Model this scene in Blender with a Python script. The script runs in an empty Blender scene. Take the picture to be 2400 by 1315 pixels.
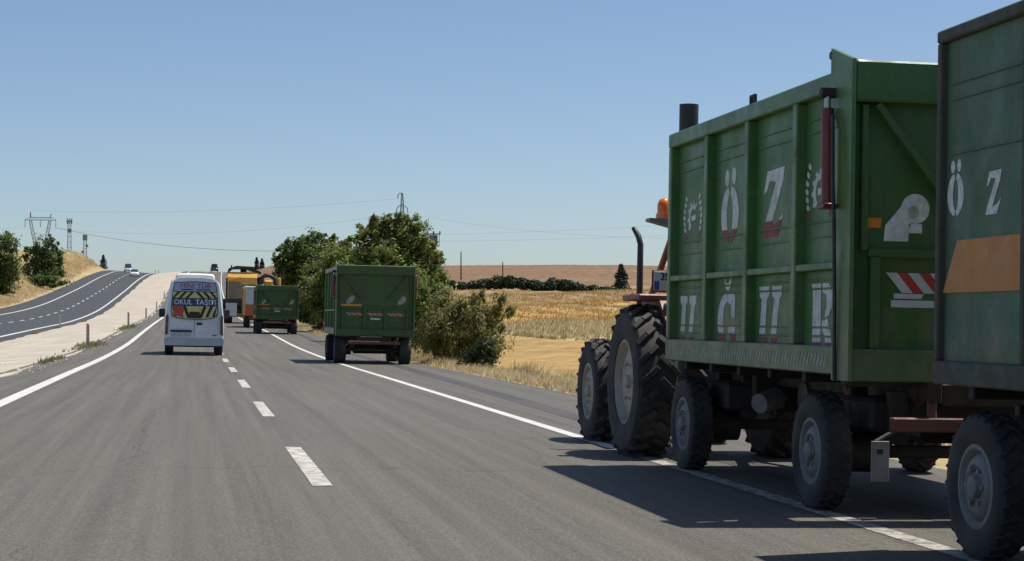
import bpy, math, random
import numpy as np
from mathutils import Vector, Matrix, Euler

R = math.radians
S = bpy.context.scene
COL = S.collection

# ------------------------------------------------------------------ camera, sky, sun, exposure
CAM_H = 1.30
cam_d = bpy.data.cameras.new('camera')
cam = bpy.data.objects.new('camera', cam_d)
COL.objects.link(cam)
cam_d.sensor_width = 36.0
cam_d.lens = 36.0 * 4390 / 2400
cam_d.clip_end = 20000
cam.location = (0, 0, CAM_H)
cam.rotation_euler = (R(90) + math.atan(87.5 / 4390), 0, -math.atan(748 / 4390))
S.camera = cam

SUN = Vector((1.30, 0.42, 3.10)).normalized()
w = bpy.data.worlds.new('World')
S.world = w
w.use_nodes = True
nt = w.node_tree
bg = nt.nodes['Background']
sky = nt.nodes.new('ShaderNodeTexSky')
sky.sky_type = 'NISHITA'
sky.sun_disc = False
sky.sun_elevation = math.asin(SUN.z)
sky.sun_rotation = math.atan2(SUN.x, SUN.y)
sky.altitude = 0
sky.air_density = 0.78
sky.dust_density = 0.6
sky.ozone_density = 3.4
nt.links.new(sky.outputs['Color'], bg.inputs['Color'])
bg.inputs['Strength'].default_value = 0.11
sun_d = bpy.data.lights.new('sun', 'SUN')
sun_d.energy = 5.0
sun_d.angle = R(0.53)
sun_d.color = (1.0, 0.95, 0.87)
sun = bpy.data.objects.new('sun', sun_d)
COL.objects.link(sun)
sun.rotation_euler = (-SUN).to_track_quat('-Z', 'Y').to_euler()
sun.location = (0, 0, 60)
S.view_settings.view_transform = 'Standard'
S.view_settings.look = 'None'
S.view_settings.exposure = 0.0
S.view_settings.gamma = 1.0
S.view_settings.use_curve_mapping = False
S.render.engine = 'CYCLES'
S.cycles.max_bounces = 6
S.cycles.transparent_max_bounces = 8
try:
    S.cycles.use_denoising = True
except Exception:
    pass


# ------------------------------------------------------------------ materials
class NT:
    def __init__(s, name):
        s.m = bpy.data.materials.new(name)
        s.m.use_nodes = True
        s.t = s.m.node_tree
        s.b = s.t.nodes['Principled BSDF']
        s.out = s.t.nodes['Material Output']

    def n(s, typ, **kw):
        nd = s.t.nodes.new(typ)
        for k, v in kw.items():
            setattr(nd, k, v)
        return nd

    def l(s, a, b):
        s.t.links.new(a, b)

    def coord(s, scale=(1, 1, 1), world=False):
        if world:
            o = s.n('ShaderNodeNewGeometry').outputs['Position']
        else:
            o = s.n('ShaderNodeTexCoord').outputs['Object']
        mp = s.n('ShaderNodeMapping')
        mp.inputs['Scale'].default_value = scale
        s.l(o, mp.inputs['Vector'])
        return mp.outputs['Vector']

    def noise(s, vec, scale, detail=4, rough=0.55):
        nz = s.n('ShaderNodeTexNoise')
        nz.inputs['Scale'].default_value = scale
        nz.inputs['Detail'].default_value = detail
        nz.inputs['Roughness'].default_value = rough
        s.l(vec, nz.inputs['Vector'])
        return nz.outputs['Fac']

    def ramp(s, fac, lo, hi, a=0.0, b=1.0):
        mr = s.n('ShaderNodeMapRange')
        mr.inputs['From Min'].default_value = lo
        mr.inputs['From Max'].default_value = hi
        mr.inputs['To Min'].default_value = a
        mr.inputs['To Max'].default_value = b
        s.l(fac, mr.inputs['Value'])
        return mr.outputs['Result']

    def mix(s, fac, a, b, mode='MIX'):
        mx = s.n('ShaderNodeMix', data_type='RGBA', blend_type=mode)
        if isinstance(fac, (int, float)):
            mx.inputs[0].default_value = fac
        else:
            s.l(fac, mx.inputs[0])
        for i, c in ((6, a), (7, b)):
            if isinstance(c, (tuple, list)):
                mx.inputs[i].default_value = (c[0], c[1], c[2], 1)
            else:
                s.l(c, mx.inputs[i])
        return mx.outputs[2]

    def bump(s, h, strength=0.3, dist=0.02):
        bp = s.n('ShaderNodeBump')
        bp.inputs['Strength'].default_value = strength
        bp.inputs['Distance'].default_value = dist
        s.l(h, bp.inputs['Height'])
        s.l(bp.outputs['Normal'], s.b.inputs['Normal'])


def sc(c, k):
    return tuple(min(1.0, x * k) for x in c)


def paint(name, col, rough=0.5, metal=0.0, var=0.18, scale=2.0, dirt=None, dirt_amt=0.35,
          dirt_scale=1.6, streak=None, bump=0.0, coat=0.0, world=False, rust=0.0, dent=0.0, splash=0.0):
    """painted / rubber / plastic surface with uneven tone, dust and vertical streaks"""
    k = NT(name)
    v = k.coord(world=world)
    base = k.mix(k.ramp(k.noise(v, scale, 5), 0.3, 0.7), sc(col, 1 - var), sc(col, 1 + var))
    fine = k.noise(v, scale * 14, 3)
    base = k.mix(k.ramp(fine, 0.35, 0.65), base, k.mix(0.12, base, (0, 0, 0)))
    if dirt:
        d = k.ramp(k.noise(v, dirt_scale, 6, 0.65), 0.42, 0.72, 0, dirt_amt)
        base = k.mix(d, base, dirt)
    if streak:
        v2 = k.coord((9, 9, 0.7))
        d = k.ramp(k.noise(v2, 1.5, 4, 0.6), 0.5, 0.75, 0, streak[1])
        base = k.mix(d, base, streak[0])
    if splash:
        sp_ = k.n('ShaderNodeSeparateXYZ')
        k.l(v, sp_.inputs[0])
        hz_ = k.ramp(sp_.outputs['Z'], 0.9, 2.0, 0.30, -0.12)
        nn = k.noise(k.coord((1, 1, 0.6)), 3.6, 8, 0.72)
        ad = k.n('ShaderNodeMath', operation='ADD')
        k.l(hz_, ad.inputs[0])
        k.l(nn, ad.inputs[1])
        base = k.mix(k.ramp(ad.outputs[0], 0.58, 0.80, 0, splash), base, (0.20, 0.185, 0.125))
    if rust:
        r1 = k.ramp(k.noise(v, 7, 8, 0.7), 0.60, 0.68, 0, rust)
        base = k.mix(r1, base, (0.10, 0.052, 0.03))
        chalk = k.ramp(k.noise(k.coord((1.2, 1.2, 5)), 3.1, 7, 0.7), 0.60, 0.74, 0, rust * 0.6)
        base = k.mix(chalk, base, (0.22, 0.24, 0.19))
    k.l(base, k.b.inputs['Base Color'])
    if dent:
        k.bump(k.noise(v, 1.7, 3), dent, 0.05)
    rr = k.ramp(k.noise(v, scale * 3, 4), 0.3, 0.7, max(0.05, rough - 0.12), min(1, rough + 0.12))
    k.l(rr, k.b.inputs['Roughness'])
    k.b.inputs['Metallic'].default_value = metal
    if coat:
        k.b.inputs['Coat Weight'].default_value = coat
        k.b.inputs['Coat Roughness'].default_value = 0.15
    if bump:
        k.bump(k.noise(v, scale * 8, 4), bump, 0.01)
    return k.m


def glass(name, col=(0.02, 0.025, 0.03), rough=0.06):
    k = NT(name)
    v = k.coord()
    k.l(k.mix(k.ramp(k.noise(v, 3), 0.4, 0.7), col, sc(col, 1.5)), k.b.inputs['Base Color'])
    k.b.inputs['Roughness'].default_value = rough
    k.b.inputs['Coat Weight'].default_value = 0.6
    return k.m


def asphalt(name, col, warm, aged=0.25, gravel=0.55):
    k = NT(name)
    v = k.coord((1, 1, 1), world=True)
    vl = k.coord((4.5, 0.05, 1), world=True)          # long streaks down the lanes
    vm = k.coord((0.5, 0.16, 1), world=True)
    c = k.mix(k.ramp(k.noise(vl, 1.0, 9, 0.68), 0.3, 0.7), sc(col, 1 - aged), sc(col, 1 + aged * 0.8))
    c = k.mix(k.ramp(k.noise(vm, 1.0, 5, 0.6), 0.4, 0.75, 0, 0.5), c, warm)
    speck = k.noise(v, 55, 3, 0.7)
    c = k.mix(k.ramp(speck, 0.3, 0.7), sc3(k, c, 1 - gravel), sc3(k, c, 1 + gravel))
    stone = k.n('ShaderNodeTexVoronoi')
    stone.inputs['Scale'].default_value = 38
    k.l(v, stone.inputs['Vector'])
    c = k.mix(k.ramp(stone.outputs['Distance'], 0.12, 0.3, 0.5, 0), c, (0.30, 0.28, 0.25))
    # thin longitudinal and cross cracks
    cr = k.n('ShaderNodeTexVoronoi', feature='DISTANCE_TO_EDGE')
    vv = k.coord((0.22, 0.10, 1), world=True)
    wob = k.n('ShaderNodeTexNoise')
    wob.inputs['Scale'].default_value = 1.3
    wob.inputs['Detail'].default_value = 5
    k.l(v, wob.inputs['Vector'])
    add = k.n('ShaderNodeVectorMath', operation='MULTIPLY_ADD')
    add.inputs[1].default_value = (0.12, 0.12, 0)
    k.l(wob.outputs['Color'], add.inputs[0])
    k.l(vv, add.inputs[2])
    k.l(add.outputs[0], cr.inputs['Vector'])
    cr.inputs['Scale'].default_value = 1.0
    c = k.mix(k.ramp(cr.outputs['Distance'], 0.001, 0.0045, 0.4, 0), c, sc(col, 0.35))
    k.l(c, k.b.inputs['Base Color'])
    k.b.inputs['Roughness'].default_value = 0.72
    k.b.inputs['Specular IOR Level'].default_value = 0.4
    k.bump(speck, 0.3, 0.005)
    return k.m


def sc3(k, colsock, f):
    vm = k.n('ShaderNodeVectorMath', operation='SCALE')
    vm.inputs['Scale'].default_value = f
    k.l(colsock, vm.inputs[0])
    return vm.outputs[0]


def road_paint(name, col=(0.72, 0.71, 0.66), under=(0.13, 0.122, 0.11), wear=0.45):
    k = NT(name)
    v = k.coord((1, 1, 1), world=True)
    wn = k.noise(v, 9, 6, 0.7)
    w2 = k.noise(k.coord((3, 0.8, 1), world=True), 1.2, 5, 0.6)
    c = k.mix(k.ramp(w2, 0.35, 0.7), sc(col, 0.78), col)
    c = k.mix(k.ramp(wn, 0.60 - wear * 0.2, 0.68 - wear * 0.1, 0, wear), c, under)
    k.l(c, k.b.inputs['Base Color'])
    k.b.inputs['Roughness'].default_value = 0.7
    k.bump(wn, 0.3, 0.004)
    return k.m


def foliage(name, dark, light, scale=1.4, transl=0.35, pale=None):
    k = NT(name)
    v = k.coord()
    att = k.n('ShaderNodeAttribute', attribute_name='tone')
    c = k.mix(k.ramp(k.noise(v, scale, 4), 0.35, 0.65), dark, light)
    c = k.mix(k.ramp(att.outputs['Fac'], 0, 1, 0, 0.8), sc3(k, c, 0.65), sc3(k, c, 1.35))
    if pale:
        c = k.mix(k.ramp(att.outputs['Fac'], 0.78, 0.86, 0, 0.8), c, pale)
    k.l(c, k.b.inputs['Base Color'])
    k.b.inputs['Roughness'].default_value = 0.55
    k.b.inputs['Specular IOR Level'].default_value = 0.35
    tr = k.n('ShaderNodeBsdfTranslucent')
    k.l(c, tr.inputs['Color'])
    mx = k.n('ShaderNodeMixShader')
    mx.inputs[0].default_value = transl
    k.l(k.b.outputs[0], mx.inputs[1])
    k.l(tr.outputs[0], mx.inputs[2])
    k.l(mx.outputs[0], k.out.inputs['Surface'])
    return k.m


def cover_mat(name):
    """land: base colour of the land cover from the mesh, soil and stubble grain on top"""
    k = NT(name)
    v = k.coord((1, 1, 1), world=True)
    att = k.n('ShaderNodeAttribute', attribute_name='cover')
    c = att.outputs['Color']
    n1 = k.noise(v, 0.35, 6, 0.62)
    n2 = k.noise(k.coord((0.7, 0.9, 1), world=True), 1.1, 8, 0.72)
    n3 = k.noise(v, 14, 4, 0.7)
    c = k.mix(k.ramp(n1, 0.32, 0.68), sc3(k, c, 0.78), sc3(k, c, 1.18))
    c = k.mix(k.ramp(n2, 0.36, 0.64), sc3(k, c, 0.74), sc3(k, c, 1.18))
    c = k.mix(k.ramp(n3, 0.3, 0.7), sc3(k, c, 0.82), sc3(k, c, 1.15))
    k.l(c, k.b.inputs['Base Color'])
    k.b.inputs['Roughness'].default_value = 0.95
    k.b.inputs['Specular IOR Level'].default_value = 0.15
    k.bump(n2, 0.5, 0.06)
    return k.m


M = {}
DUST = (0.30, 0.25, 0.19)
M['asphalt'] = asphalt('asphalt', (0.114, 0.105, 0.084), (0.112, 0.094, 0.070), 0.36)
M['asphalt_dark'] = asphalt('asphalt_dark', (0.043, 0.047, 0.050), (0.050, 0.052, 0.052), 0.2, 0.25)
M['seam'] = asphalt('asphalt_seam', (0.058, 0.054, 0.048), (0.12, 0.11, 0.10), 0.2, 0.25)
M['line'] = road_paint('road_line_paint')
M['line_worn'] = road_paint('road_line_paint_worn', (0.66, 0.63, 0.55), wear=0.75)
M['line_faded'] = road_paint('road_line_paint_faded', (0.52, 0.48, 0.40), wear=0.92)
M['median'] = paint('median_gravel', (0.52, 0.455, 0.36), 0.95, var=0.2, scale=0.6, dirt=(0.40, 0.35, 0.27),
                    dirt_amt=0.8, dirt_scale=0.45, bump=0.4, world=True)
M['land'] = cover_mat('dry_land')
M['green'] = paint('trailer_green', (0.050, 0.185, 0.040), 0.45, var=0.2, scale=1.1, dirt=(0.13, 0.17, 0.09),
                   dirt_amt=0.4, streak=((0.06, 0.09, 0.045), 0.45), rust=0.6, dent=0.45, splash=0.6)
M['green_rail'] = paint('trailer_green_rail', (0.066, 0.185, 0.048), 0.42, var=0.18, scale=1.5, dirt=(0.20, 0.20, 0.12),
                        dirt_amt=0.4, rust=0.8, splash=0.65)
M['green_gate'] = paint('trailer_gate_green', (0.030, 0.090, 0.015), 0.45, var=0.18, scale=1.3, dirt=(0.05, 0.075, 0.03),
                        dirt_amt=0.5, streak=((0.025, 0.045, 0.018), 0.4), rust=0.3, dent=0.3)
M['green_gate_brightened'] = paint('trailer_gate_brightened', (0.050, 0.135, 0.028), 0.5, var=0.2, scale=1.3, dirt=(0.085, 0.12, 0.06),
                              dirt_amt=0.55, streak=((0.04, 0.07, 0.03), 0.4), rust=0.6, dent=0.4, splash=0.5)  # gate green painted lighter to offset shade and windscreen veil, with dust over it
M['green_dull'] = paint('dull_blue_green', (0.056, 0.160, 0.080), 0.55, var=0.22, scale=1.0, dirt=(0.10, 0.13, 0.095),
                        dirt_amt=0.55, streak=((0.085, 0.07, 0.05), 0.5), rust=0.8, dent=0.45, splash=0.6)
M['rust'] = paint('rusty_edge', (0.060, 0.078, 0.060), 0.7, var=0.25, scale=3, dirt=(0.12, 0.068, 0.05), dirt_amt=0.85, rust=0.6)
M['chassis'] = paint('chassis_dark', (0.026, 0.022, 0.021), 0.7, var=0.3, scale=3, dirt=(0.12, 0.10, 0.08), dirt_amt=0.25)
M['chassis_red'] = paint('chassis_red', (0.16, 0.045, 0.035), 0.65, var=0.25, scale=3, dirt=(0.14, 0.10, 0.08), dirt_amt=0.55)
M['ram'] = paint('ram_red', (0.20, 0.028, 0.032), 0.4, var=0.2, scale=4, dirt=(0.12, 0.07, 0.06), dirt_amt=0.4)
M['chrome'] = paint('bare_steel', (0.5, 0.5, 0.5), 0.3, metal=0.9, var=0.1)
M['rubber'] = paint('tyre_rubber', (0.028, 0.028, 0.029), 0.8, var=0.25, scale=4, dirt=(0.13, 0.11, 0.085), dirt_amt=0.5,
                    dirt_scale=3)
M['rim_grey'] = paint('rim_grey', (0.24, 0.24, 0.235), 0.6, var=0.2, scale=5, dirt=(0.16, 0.13, 0.10), dirt_amt=0.7, dirt_scale=4)
M['rim_cream'] = paint('rim_cream', (0.46, 0.43, 0.36), 0.55, var=0.15, scale=5, dirt=(0.20, 0.15, 0.10), dirt_amt=0.6, dirt_scale=4)
M['stencil_white'] = paint('stencil_white', (0.78, 0.80, 0.79), 0.6, var=0.14, scale=5, dirt=(0.20, 0.30, 0.18), dirt_amt=0.62,
                           dirt_scale=13)
M['stencil_red'] = paint('stencil_red', (0.36, 0.04, 0.075), 0.6, var=0.2, scale=6, dirt=(0.12, 0.12, 0.08), dirt_amt=0.5, dirt_scale=6)
M['stencil_faint'] = paint('stencil_faint', (0.46, 0.52, 0.45), 0.6, var=0.2, scale=8, dirt=(0.12, 0.22, 0.10), dirt_amt=0.75, dirt_scale=9)
M['orange_patch'] = paint('orange_patch', (0.62, 0.26, 0.07), 0.6, var=0.1, scale=3, dirt=(0.5, 0.27, 0.12), dirt_amt=0.4)
M['orange_refl'] = paint('orange_reflector', (0.75, 0.26, 0.03), 0.4, var=0.08, scale=4)
M['refl_white'] = paint('reflective_white', (0.60, 0.62, 0.60), 0.45, var=0.12, scale=6)
M['refl_dull'] = paint('reflective_dusty', (0.30, 0.30, 0.26), 0.55, var=0.2, scale=7)
M['refl_red'] = paint('reflective_red', (0.52, 0.05, 0.04), 0.45, var=0.15, scale=6)
M['black_metal'] = paint('black_metal', (0.022, 0.022, 0.024), 0.5, var=0.3, scale=4, dirt=(0.08, 0.07, 0.06), dirt_amt=0.3)
M['tractor_red'] = paint('tractor_red', (0.24, 0.050, 0.030), 0.5, var=0.2, scale=3, dirt=DUST, dirt_amt=0.4)
M['tractor_grey'] = paint('tractor_grey', (0.07, 0.07, 0.072), 0.65, var=0.25, scale=4, dirt=DUST, dirt_amt=0.35)
M['beacon'] = paint('beacon_orange', (0.95, 0.19, 0.02), 0.25, var=0.06, coat=0.5)
M['lamp_white'] = paint('lamp_lens', (0.75, 0.72, 0.66), 0.25, var=0.05, coat=0.4)
M['plate'] = paint('number_plate', (0.55, 0.58, 0.62), 0.5, var=0.12, scale=9, dirt=(0.3, 0.28, 0.24), dirt_amt=0.5)
M['plate_blue'] = paint('plate_blue', (0.03, 0.07, 0.32), 0.5)
M['ink'] = paint('plate_ink', (0.02, 0.02, 0.025), 0.6)
M['van_white'] = paint('van_white', (0.80, 0.83, 0.86), 0.3, var=0.04, scale=1.5, dirt=(0.5, 0.5, 0.48), dirt_amt=0.3, coat=0.5)
M['van_bumper'] = paint('van_bumper', (0.50, 0.56, 0.60), 0.5, var=0.08, scale=3, dirt=(0.3, 0.29, 0.27), dirt_amt=0.4)
M['roof_white'] = paint('roof_unit_white', (0.82, 0.82, 0.80), 0.5, var=0.03)
M['glass'] = glass('window_glass')
M['film'] = paint('window_film', (0.33, 0.40, 0.50), 0.3, var=0.1, scale=4, coat=0.5)
M['sign_yellow'] = paint('sign_yellow', (0.70, 0.60, 0.22), 0.5, var=0.1, scale=6)
M['sign_black'] = paint('sign_black', (0.025, 0.022, 0.015), 0.5, var=0.2, scale=6)
M['sign_navy'] = paint('sign_navy', (0.028, 0.045, 0.10), 0.5, var=0.2, scale=6)
M['sign_white'] = paint('sign_white', (0.66, 0.70, 0.80), 0.5, var=0.05)
M['sign_maroon'] = paint('sign_maroon', (0.28, 0.025, 0.09), 0.5, var=0.2, scale=7)
M['sign_red'] = paint('sign_red', (0.52, 0.08, 0.05), 0.5, var=0.2, scale=6)
M['tail_lamp'] = paint('tail_lamp', (0.06, 0.012, 0.018), 0.25, var=0.2, scale=6, coat=0.6)
M['tail_red'] = paint('tail_red', (0.35, 0.02, 0.02), 0.25, var=0.2, scale=6, coat=0.6)
M['harv_yellow'] = paint('harvester_yellow', (0.82, 0.46, 0.05), 0.4, var=0.15, scale=1.5, dirt=(0.42, 0.31, 0.16), dirt_amt=0.45, coat=0.3)
M['harv_tan'] = paint('harvester_dusty_panel', (0.26, 0.19, 0.14), 0.7, var=0.2, scale=2, dirt=(0.36, 0.28, 0.2), dirt_amt=0.5)
M['truck_white'] = paint('truck_white', (0.62, 0.64, 0.68), 0.5, var=0.06, scale=2, dirt=(0.45, 0.42, 0.38), dirt_amt=0.4)
M['truck_orange'] = paint('truck_orange', (0.52, 0.15, 0.03), 0.5, var=0.1, scale=2, dirt=(0.3, 0.16, 0.08), dirt_amt=0.4)
M['car_white'] = paint('car_white', (0.82, 0.83, 0.84), 0.25, var=0.03, coat=0.8)
M['car_silver'] = paint('car_silver', (0.66, 0.68, 0.70), 0.3, metal=0.2, var=0.05, coat=0.6)
M['car_dark'] = paint('car_slate', (0.06, 0.08, 0.11), 0.25, var=0.08, coat=0.8)
M['steel_far'] = paint('galvanised_steel', (0.24, 0.26, 0.29), 0.55, metal=0.3, var=0.2, scale=0.3)
M['pole_wood'] = paint('pole_wood', (0.10, 0.075, 0.055), 0.9, var=0.3, scale=1.5)
M['blue_box'] = paint('transformer_blue_grey', (0.07, 0.10, 0.17), 0.6, var=0.2, scale=2)
M['wire'] = paint('power_wire', (0.09, 0.10, 0.12), 0.6, var=0.1)
M['post_beige'] = paint('post_weathered', (0.44, 0.39, 0.31), 0.8, var=0.2, scale=5, dirt=(0.25, 0.21, 0.16), dirt_amt=0.5, dirt_scale=5)
M['post_white'] = paint('post_white', (0.70, 0.70, 0.68), 0.7, var=0.1, scale=5, dirt=(0.4, 0.36, 0.3), dirt_amt=0.4)
M['bark'] = paint('bark', (0.10, 0.075, 0.055), 0.95, var=0.35, scale=4, bump=0.5)
M['leaf_poplar'] = foliage('leaf_poplar', (0.130, 0.185, 0.040), (0.260, 0.310, 0.085), 1.1, 0.6, (0.50, 0.53, 0.32))
M['leaf_dark'] = foliage('leaf_dark', (0.072, 0.122, 0.030), (0.160, 0.215, 0.060), 0.9, 0.55, (0.28, 0.33, 0.15))
M['leaf_olive'] = foliage('leaf_olive', (0.130, 0.140, 0.040), (0.29, 0.28, 0.095), 1.8, 0.55, (0.62, 0.55, 0.36))
M['leaf_bush'] = foliage('leaf_bush', (0.028, 0.050, 0.016), (0.055, 0.088, 0.028), 1.2, 0.3)
M['leaf_fir'] = foliage('leaf_fir', (0.038, 0.060, 0.046), (0.075, 0.105, 0.078), 2.0, 0.25)
M['straw'] = foliage('straw', (0.60, 0.45, 0.22), (0.80, 0.66, 0.38), 0.9, 0.5, (0.86, 0.78, 0.54))
M['stubble'] = foliage('stubble', (0.48, 0.30, 0.09), (0.72, 0.50, 0.20), 0.12, 0.5, (0.80, 0.66, 0.40))
M['weed'] = foliage('weed', (0.20, 0.21, 0.09), (0.36, 0.34, 0.16), 0.9, 0.45)


# ------------------------------------------------------------------ mesh builder
class MB:
    def __init__(s):
        s.v, s.f, s.m = [], [], []

    def add(s, vs, fs, mi=0):
        o = len(s.v)
        s.v.extend([tuple(p) for p in vs])
        s.f.extend([tuple(i + o for i in f) for f in fs])
        s.m.extend([mi] * len(fs))
        return s

    def box(s, x0, x1, y0, y1, z0, z1, b=0.012, mi=0, mat=None):
        if x0 > x1: x0, x1 = x1, x0
        if y0 > y1: y0, y1 = y1, y0
        if z0 > z1: z0, z1 = z1, z0
        c = Vector(((x0 + x1) / 2, (y0 + y1) / 2, (z0 + z1) / 2))
        h = ((x1 - x0) / 2, (y1 - y0) / 2, (z1 - z0) / 2)
        b = min(b, min(h) * 0.45)
        vs, fs, idx = [], [], {}
        for sx in (-1, 1):
            for sy in (-1, 1):
                for sz in (-1, 1):
                    for a in range(3):
                        d = [h[0], h[1], h[2]]
                        for q in range(3):
                            if q != a:
                                d[q] -= b
                        idx[(sx, sy, sz, a)] = len(vs)
                        vs.append(Vector((sx * d[0], sy * d[1], sz * d[2])))

        def g(s3, a):
            return idx[(s3[0], s3[1], s3[2], a)]
        for a in range(3):
            u, v2 = [q for q in range(3) if q != a]
            for sg in (-1, 1):
                q = []
                for (p, r) in ((-1, -1), (1, -1), (1, 1), (-1, 1)):
                    t = [0, 0, 0]; t[a] = sg; t[u] = p; t[v2] = r
                    q.append(g(t, a))
                fs.append(tuple(q))
        for a in range(3):
            u, v2 = [q for q in range(3) if q != a]
            for p in (-1, 1):
                for r in (-1, 1):
                    t0 = [0, 0, 0]; t0[a] = -1; t0[u] = p; t0[v2] = r
                    t1 = list(t0); t1[a] = 1
                    fs.append((g(t0, u), g(t1, u), g(t1, v2), g(t0, v2)))
        for sx in (-1, 1):
            for sy in (-1, 1):
                for sz in (-1, 1):
                    t = (sx, sy, sz)
                    fs.append((g(t, 0), g(t, 1), g(t, 2)))
        if mat is not None:
            vs = [mat @ (p + c) for p in vs]
        else:
            vs = [p + c for p in vs]
        return s.add(vs, fs, mi)

    def bar(s, p0, p1, wx, wz, b=0.008, mi=0, up=(0, 0, 1)):
        p0, p1 = Vector(p0), Vector(p1)
        d = p1 - p0
        L = d.length
        if L < 1e-6:
            return s
        y = d / L
        u = Vector(up)
        if abs(u.dot(y)) > 0.97:
            u = Vector((1, 0, 0))
        x = y.cross(u).normalized()
        z = x.cross(y)
        m = Matrix(((x.x, y.x, z.x, p0.x), (x.y, y.y, z.y, p0.y), (x.z, y.z, z.z, p0.z), (0, 0, 0, 1)))
        return s.box(-wx / 2, wx / 2, 0, L, -wz / 2, wz / 2, b, mi, m)

    def cyl(s, p0, p1, r0, r1=None, n=16, mi=0):
        return s.tube([p0, p1], [r0, r0 if r1 is None else r1], n, mi)

    def tube(s, pts, r, n=8, mi=0, cap=True):
        pts = [Vector(p) for p in pts]
        rs = r if isinstance(r, (list, tuple)) else [r] * len(pts)
        vs, fs = [], []
        ref = None
        for i, p in enumerate(pts):
            if i == 0:
                t = pts[1] - p
            elif i == len(pts) - 1:
                t = p - pts[i - 1]
            else:
                t = pts[i + 1] - pts[i - 1]
            t.normalize()
            if ref is None:
                ref = Vector((0, 0, 1)) if abs(t.z) < 0.9 else Vector((1, 0, 0))
            a = t.cross(ref)
            if a.length < 1e-5:
                a = t.cross(Vector((0, 1, 0)))
            a.normalize()
            b = a.cross(t)
            ref = b
            for k in range(n):
                an = 2 * math.pi * k / n
                vs.append(p + (a * math.cos(an) + b * math.sin(an)) * rs[i])
        for i in range(len(pts) - 1):
            for k in range(n):
                k2 = (k + 1) % n
                fs.append((i * n + k, i * n + k2, (i + 1) * n + k2, (i + 1) * n + k))
        if cap:
            fs.append(tuple(range(n)))
            fs.append(tuple((len(pts) - 1) * n + k for k in reversed(range(n))))
        return s.add(vs, fs, mi)

    def lathe(s, prof, c=(0, 0, 0), n=32, mi=0, closed=False):
        """prof: (radius, x offset) spun about the local x axis"""
        vs, fs = [], []
        m = len(prof)
        for k in range(n):
            an = 2 * math.pi * k / n
            for (r, x) in prof:
                vs.append((c[0] + x, c[1] + r * math.cos(an), c[2] + r * math.sin(an)))
        for k in range(n):
            k2 = (k + 1) % n
            for i in range(m if closed else m - 1):
                j = (i + 1) % m
                fs.append((k * m + i, k * m + j, k2 * m + j, k2 * m + i))
        return s.add(vs, fs, mi)

    def prism(s, poly, fn, t0, t1, mi=0):
        """2-D polygon pushed between depths t0 and t1; fn(u, v, t) -> point"""
        n = len(poly)
        vs = [fn(u, v, t0) for u, v in poly] + [fn(u, v, t1) for u, v in poly]
        fs = [tuple(range(n)), tuple(range(2 * n - 1, n - 1, -1))]
        for i in range(n):
            j = (i + 1) % n
            fs.append((i, i + n, j + n, j))
        return s.add(vs, fs, mi)

    def build(s, name, mats, parent=None, smooth=None, kind=None):
        me = bpy.data.meshes.new(name)
        me.from_pydata(s.v, [], s.f)
        if not isinstance(mats, (list, tuple)):
            mats = [mats]
        for q in mats:
            me.materials.append(M[q] if isinstance(q, str) else q)
        if len(mats) > 1:
            me.polygons.foreach_set('material_index', s.m)
        me.update()
        import bmesh
        bm = bmesh.new()
        bm.from_mesh(me)
        bmesh.ops.recalc_face_normals(bm, faces=bm.faces)
        bm.to_mesh(me)
        bm.free()
        if smooth is not None:
            me.shade_smooth()
            me.set_sharp_from_angle(angle=R(smooth))
        o = bpy.data.objects.new(name, me)
        COL.objects.link(o)
        if parent is not None:
            o.parent = parent
        if kind:
            o['kind'] = kind
        return o


def tag(o, label, cat, group=None):
    o['label'] = label
    o['category'] = cat
    if group:
        o['group'] = group
    return o


def thing(name, label, cat, loc=(0, 0, 0), rz=0.0, roll=0.0, group=None, pitch=0.0):
    o = bpy.data.objects.new(name, None)
    COL.objects.link(o)
    o.empty_display_size = 0.3
    o.location = loc
    o.rotation_euler = (pitch, roll, rz)
    return tag(o, label, cat, group)


def copy_tree(o, parent=None):
    c = o.copy()
    COL.objects.link(c)
    c.parent = parent
    for ch in list(o.children):
        copy_tree(ch, c)
    return c


def fast_mesh(name, verts, faces_n, mat, parent=None, tone=None, kind=None):
    """verts: (N*faces_n, 3) array, each run of faces_n corners one face; tone per face"""
    verts = np.asarray(verts, dtype=np.float32).reshape(-1, 3)
    n = len(verts)
    nf = n // faces_n
    me = bpy.data.meshes.new(name)
    me.vertices.add(n)
    me.vertices.foreach_set('co', verts.ravel())
    me.loops.add(n)
    me.loops.foreach_set('vertex_index', np.arange(n, dtype=np.int32))
    me.polygons.add(nf)
    me.polygons.foreach_set('loop_start', np.arange(0, n, faces_n, dtype=np.int32))
    me.polygons.foreach_set('loop_total', np.full(nf, faces_n, dtype=np.int32))
    me.materials.append(M[mat])
    me.update(calc_edges=True)
    if tone is not None:
        at = me.attributes.new('tone', 'FLOAT', 'FACE')
        at.data.foreach_set('value', np.asarray(tone, dtype=np.float32))
    o = bpy.data.objects.new(name, me)
    COL.objects.link(o)
    if parent is not None:
        o.parent = parent
    if kind:
        o['kind'] = kind
    return o


# ------------------------------------------------------------------ lie of the land
ST = np.unique(np.concatenate([np.arange(-30, 120, 3.0), np.arange(120, 620, 5.0)]))
_k = np.array([(-60, 0), (0, 0), (40, 0), (62, 0.0), (80, 0.10), (107, 0.45), (125, 0.68), (145, 0.92), (186, 1.42),
               (245, 2.9), (290, 4.8), (323, 6.4), (380, 9.5), (430, 11.7), (455, 12.3), (480, 12.2), (520, 11.2), (700, 8)])


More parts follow.
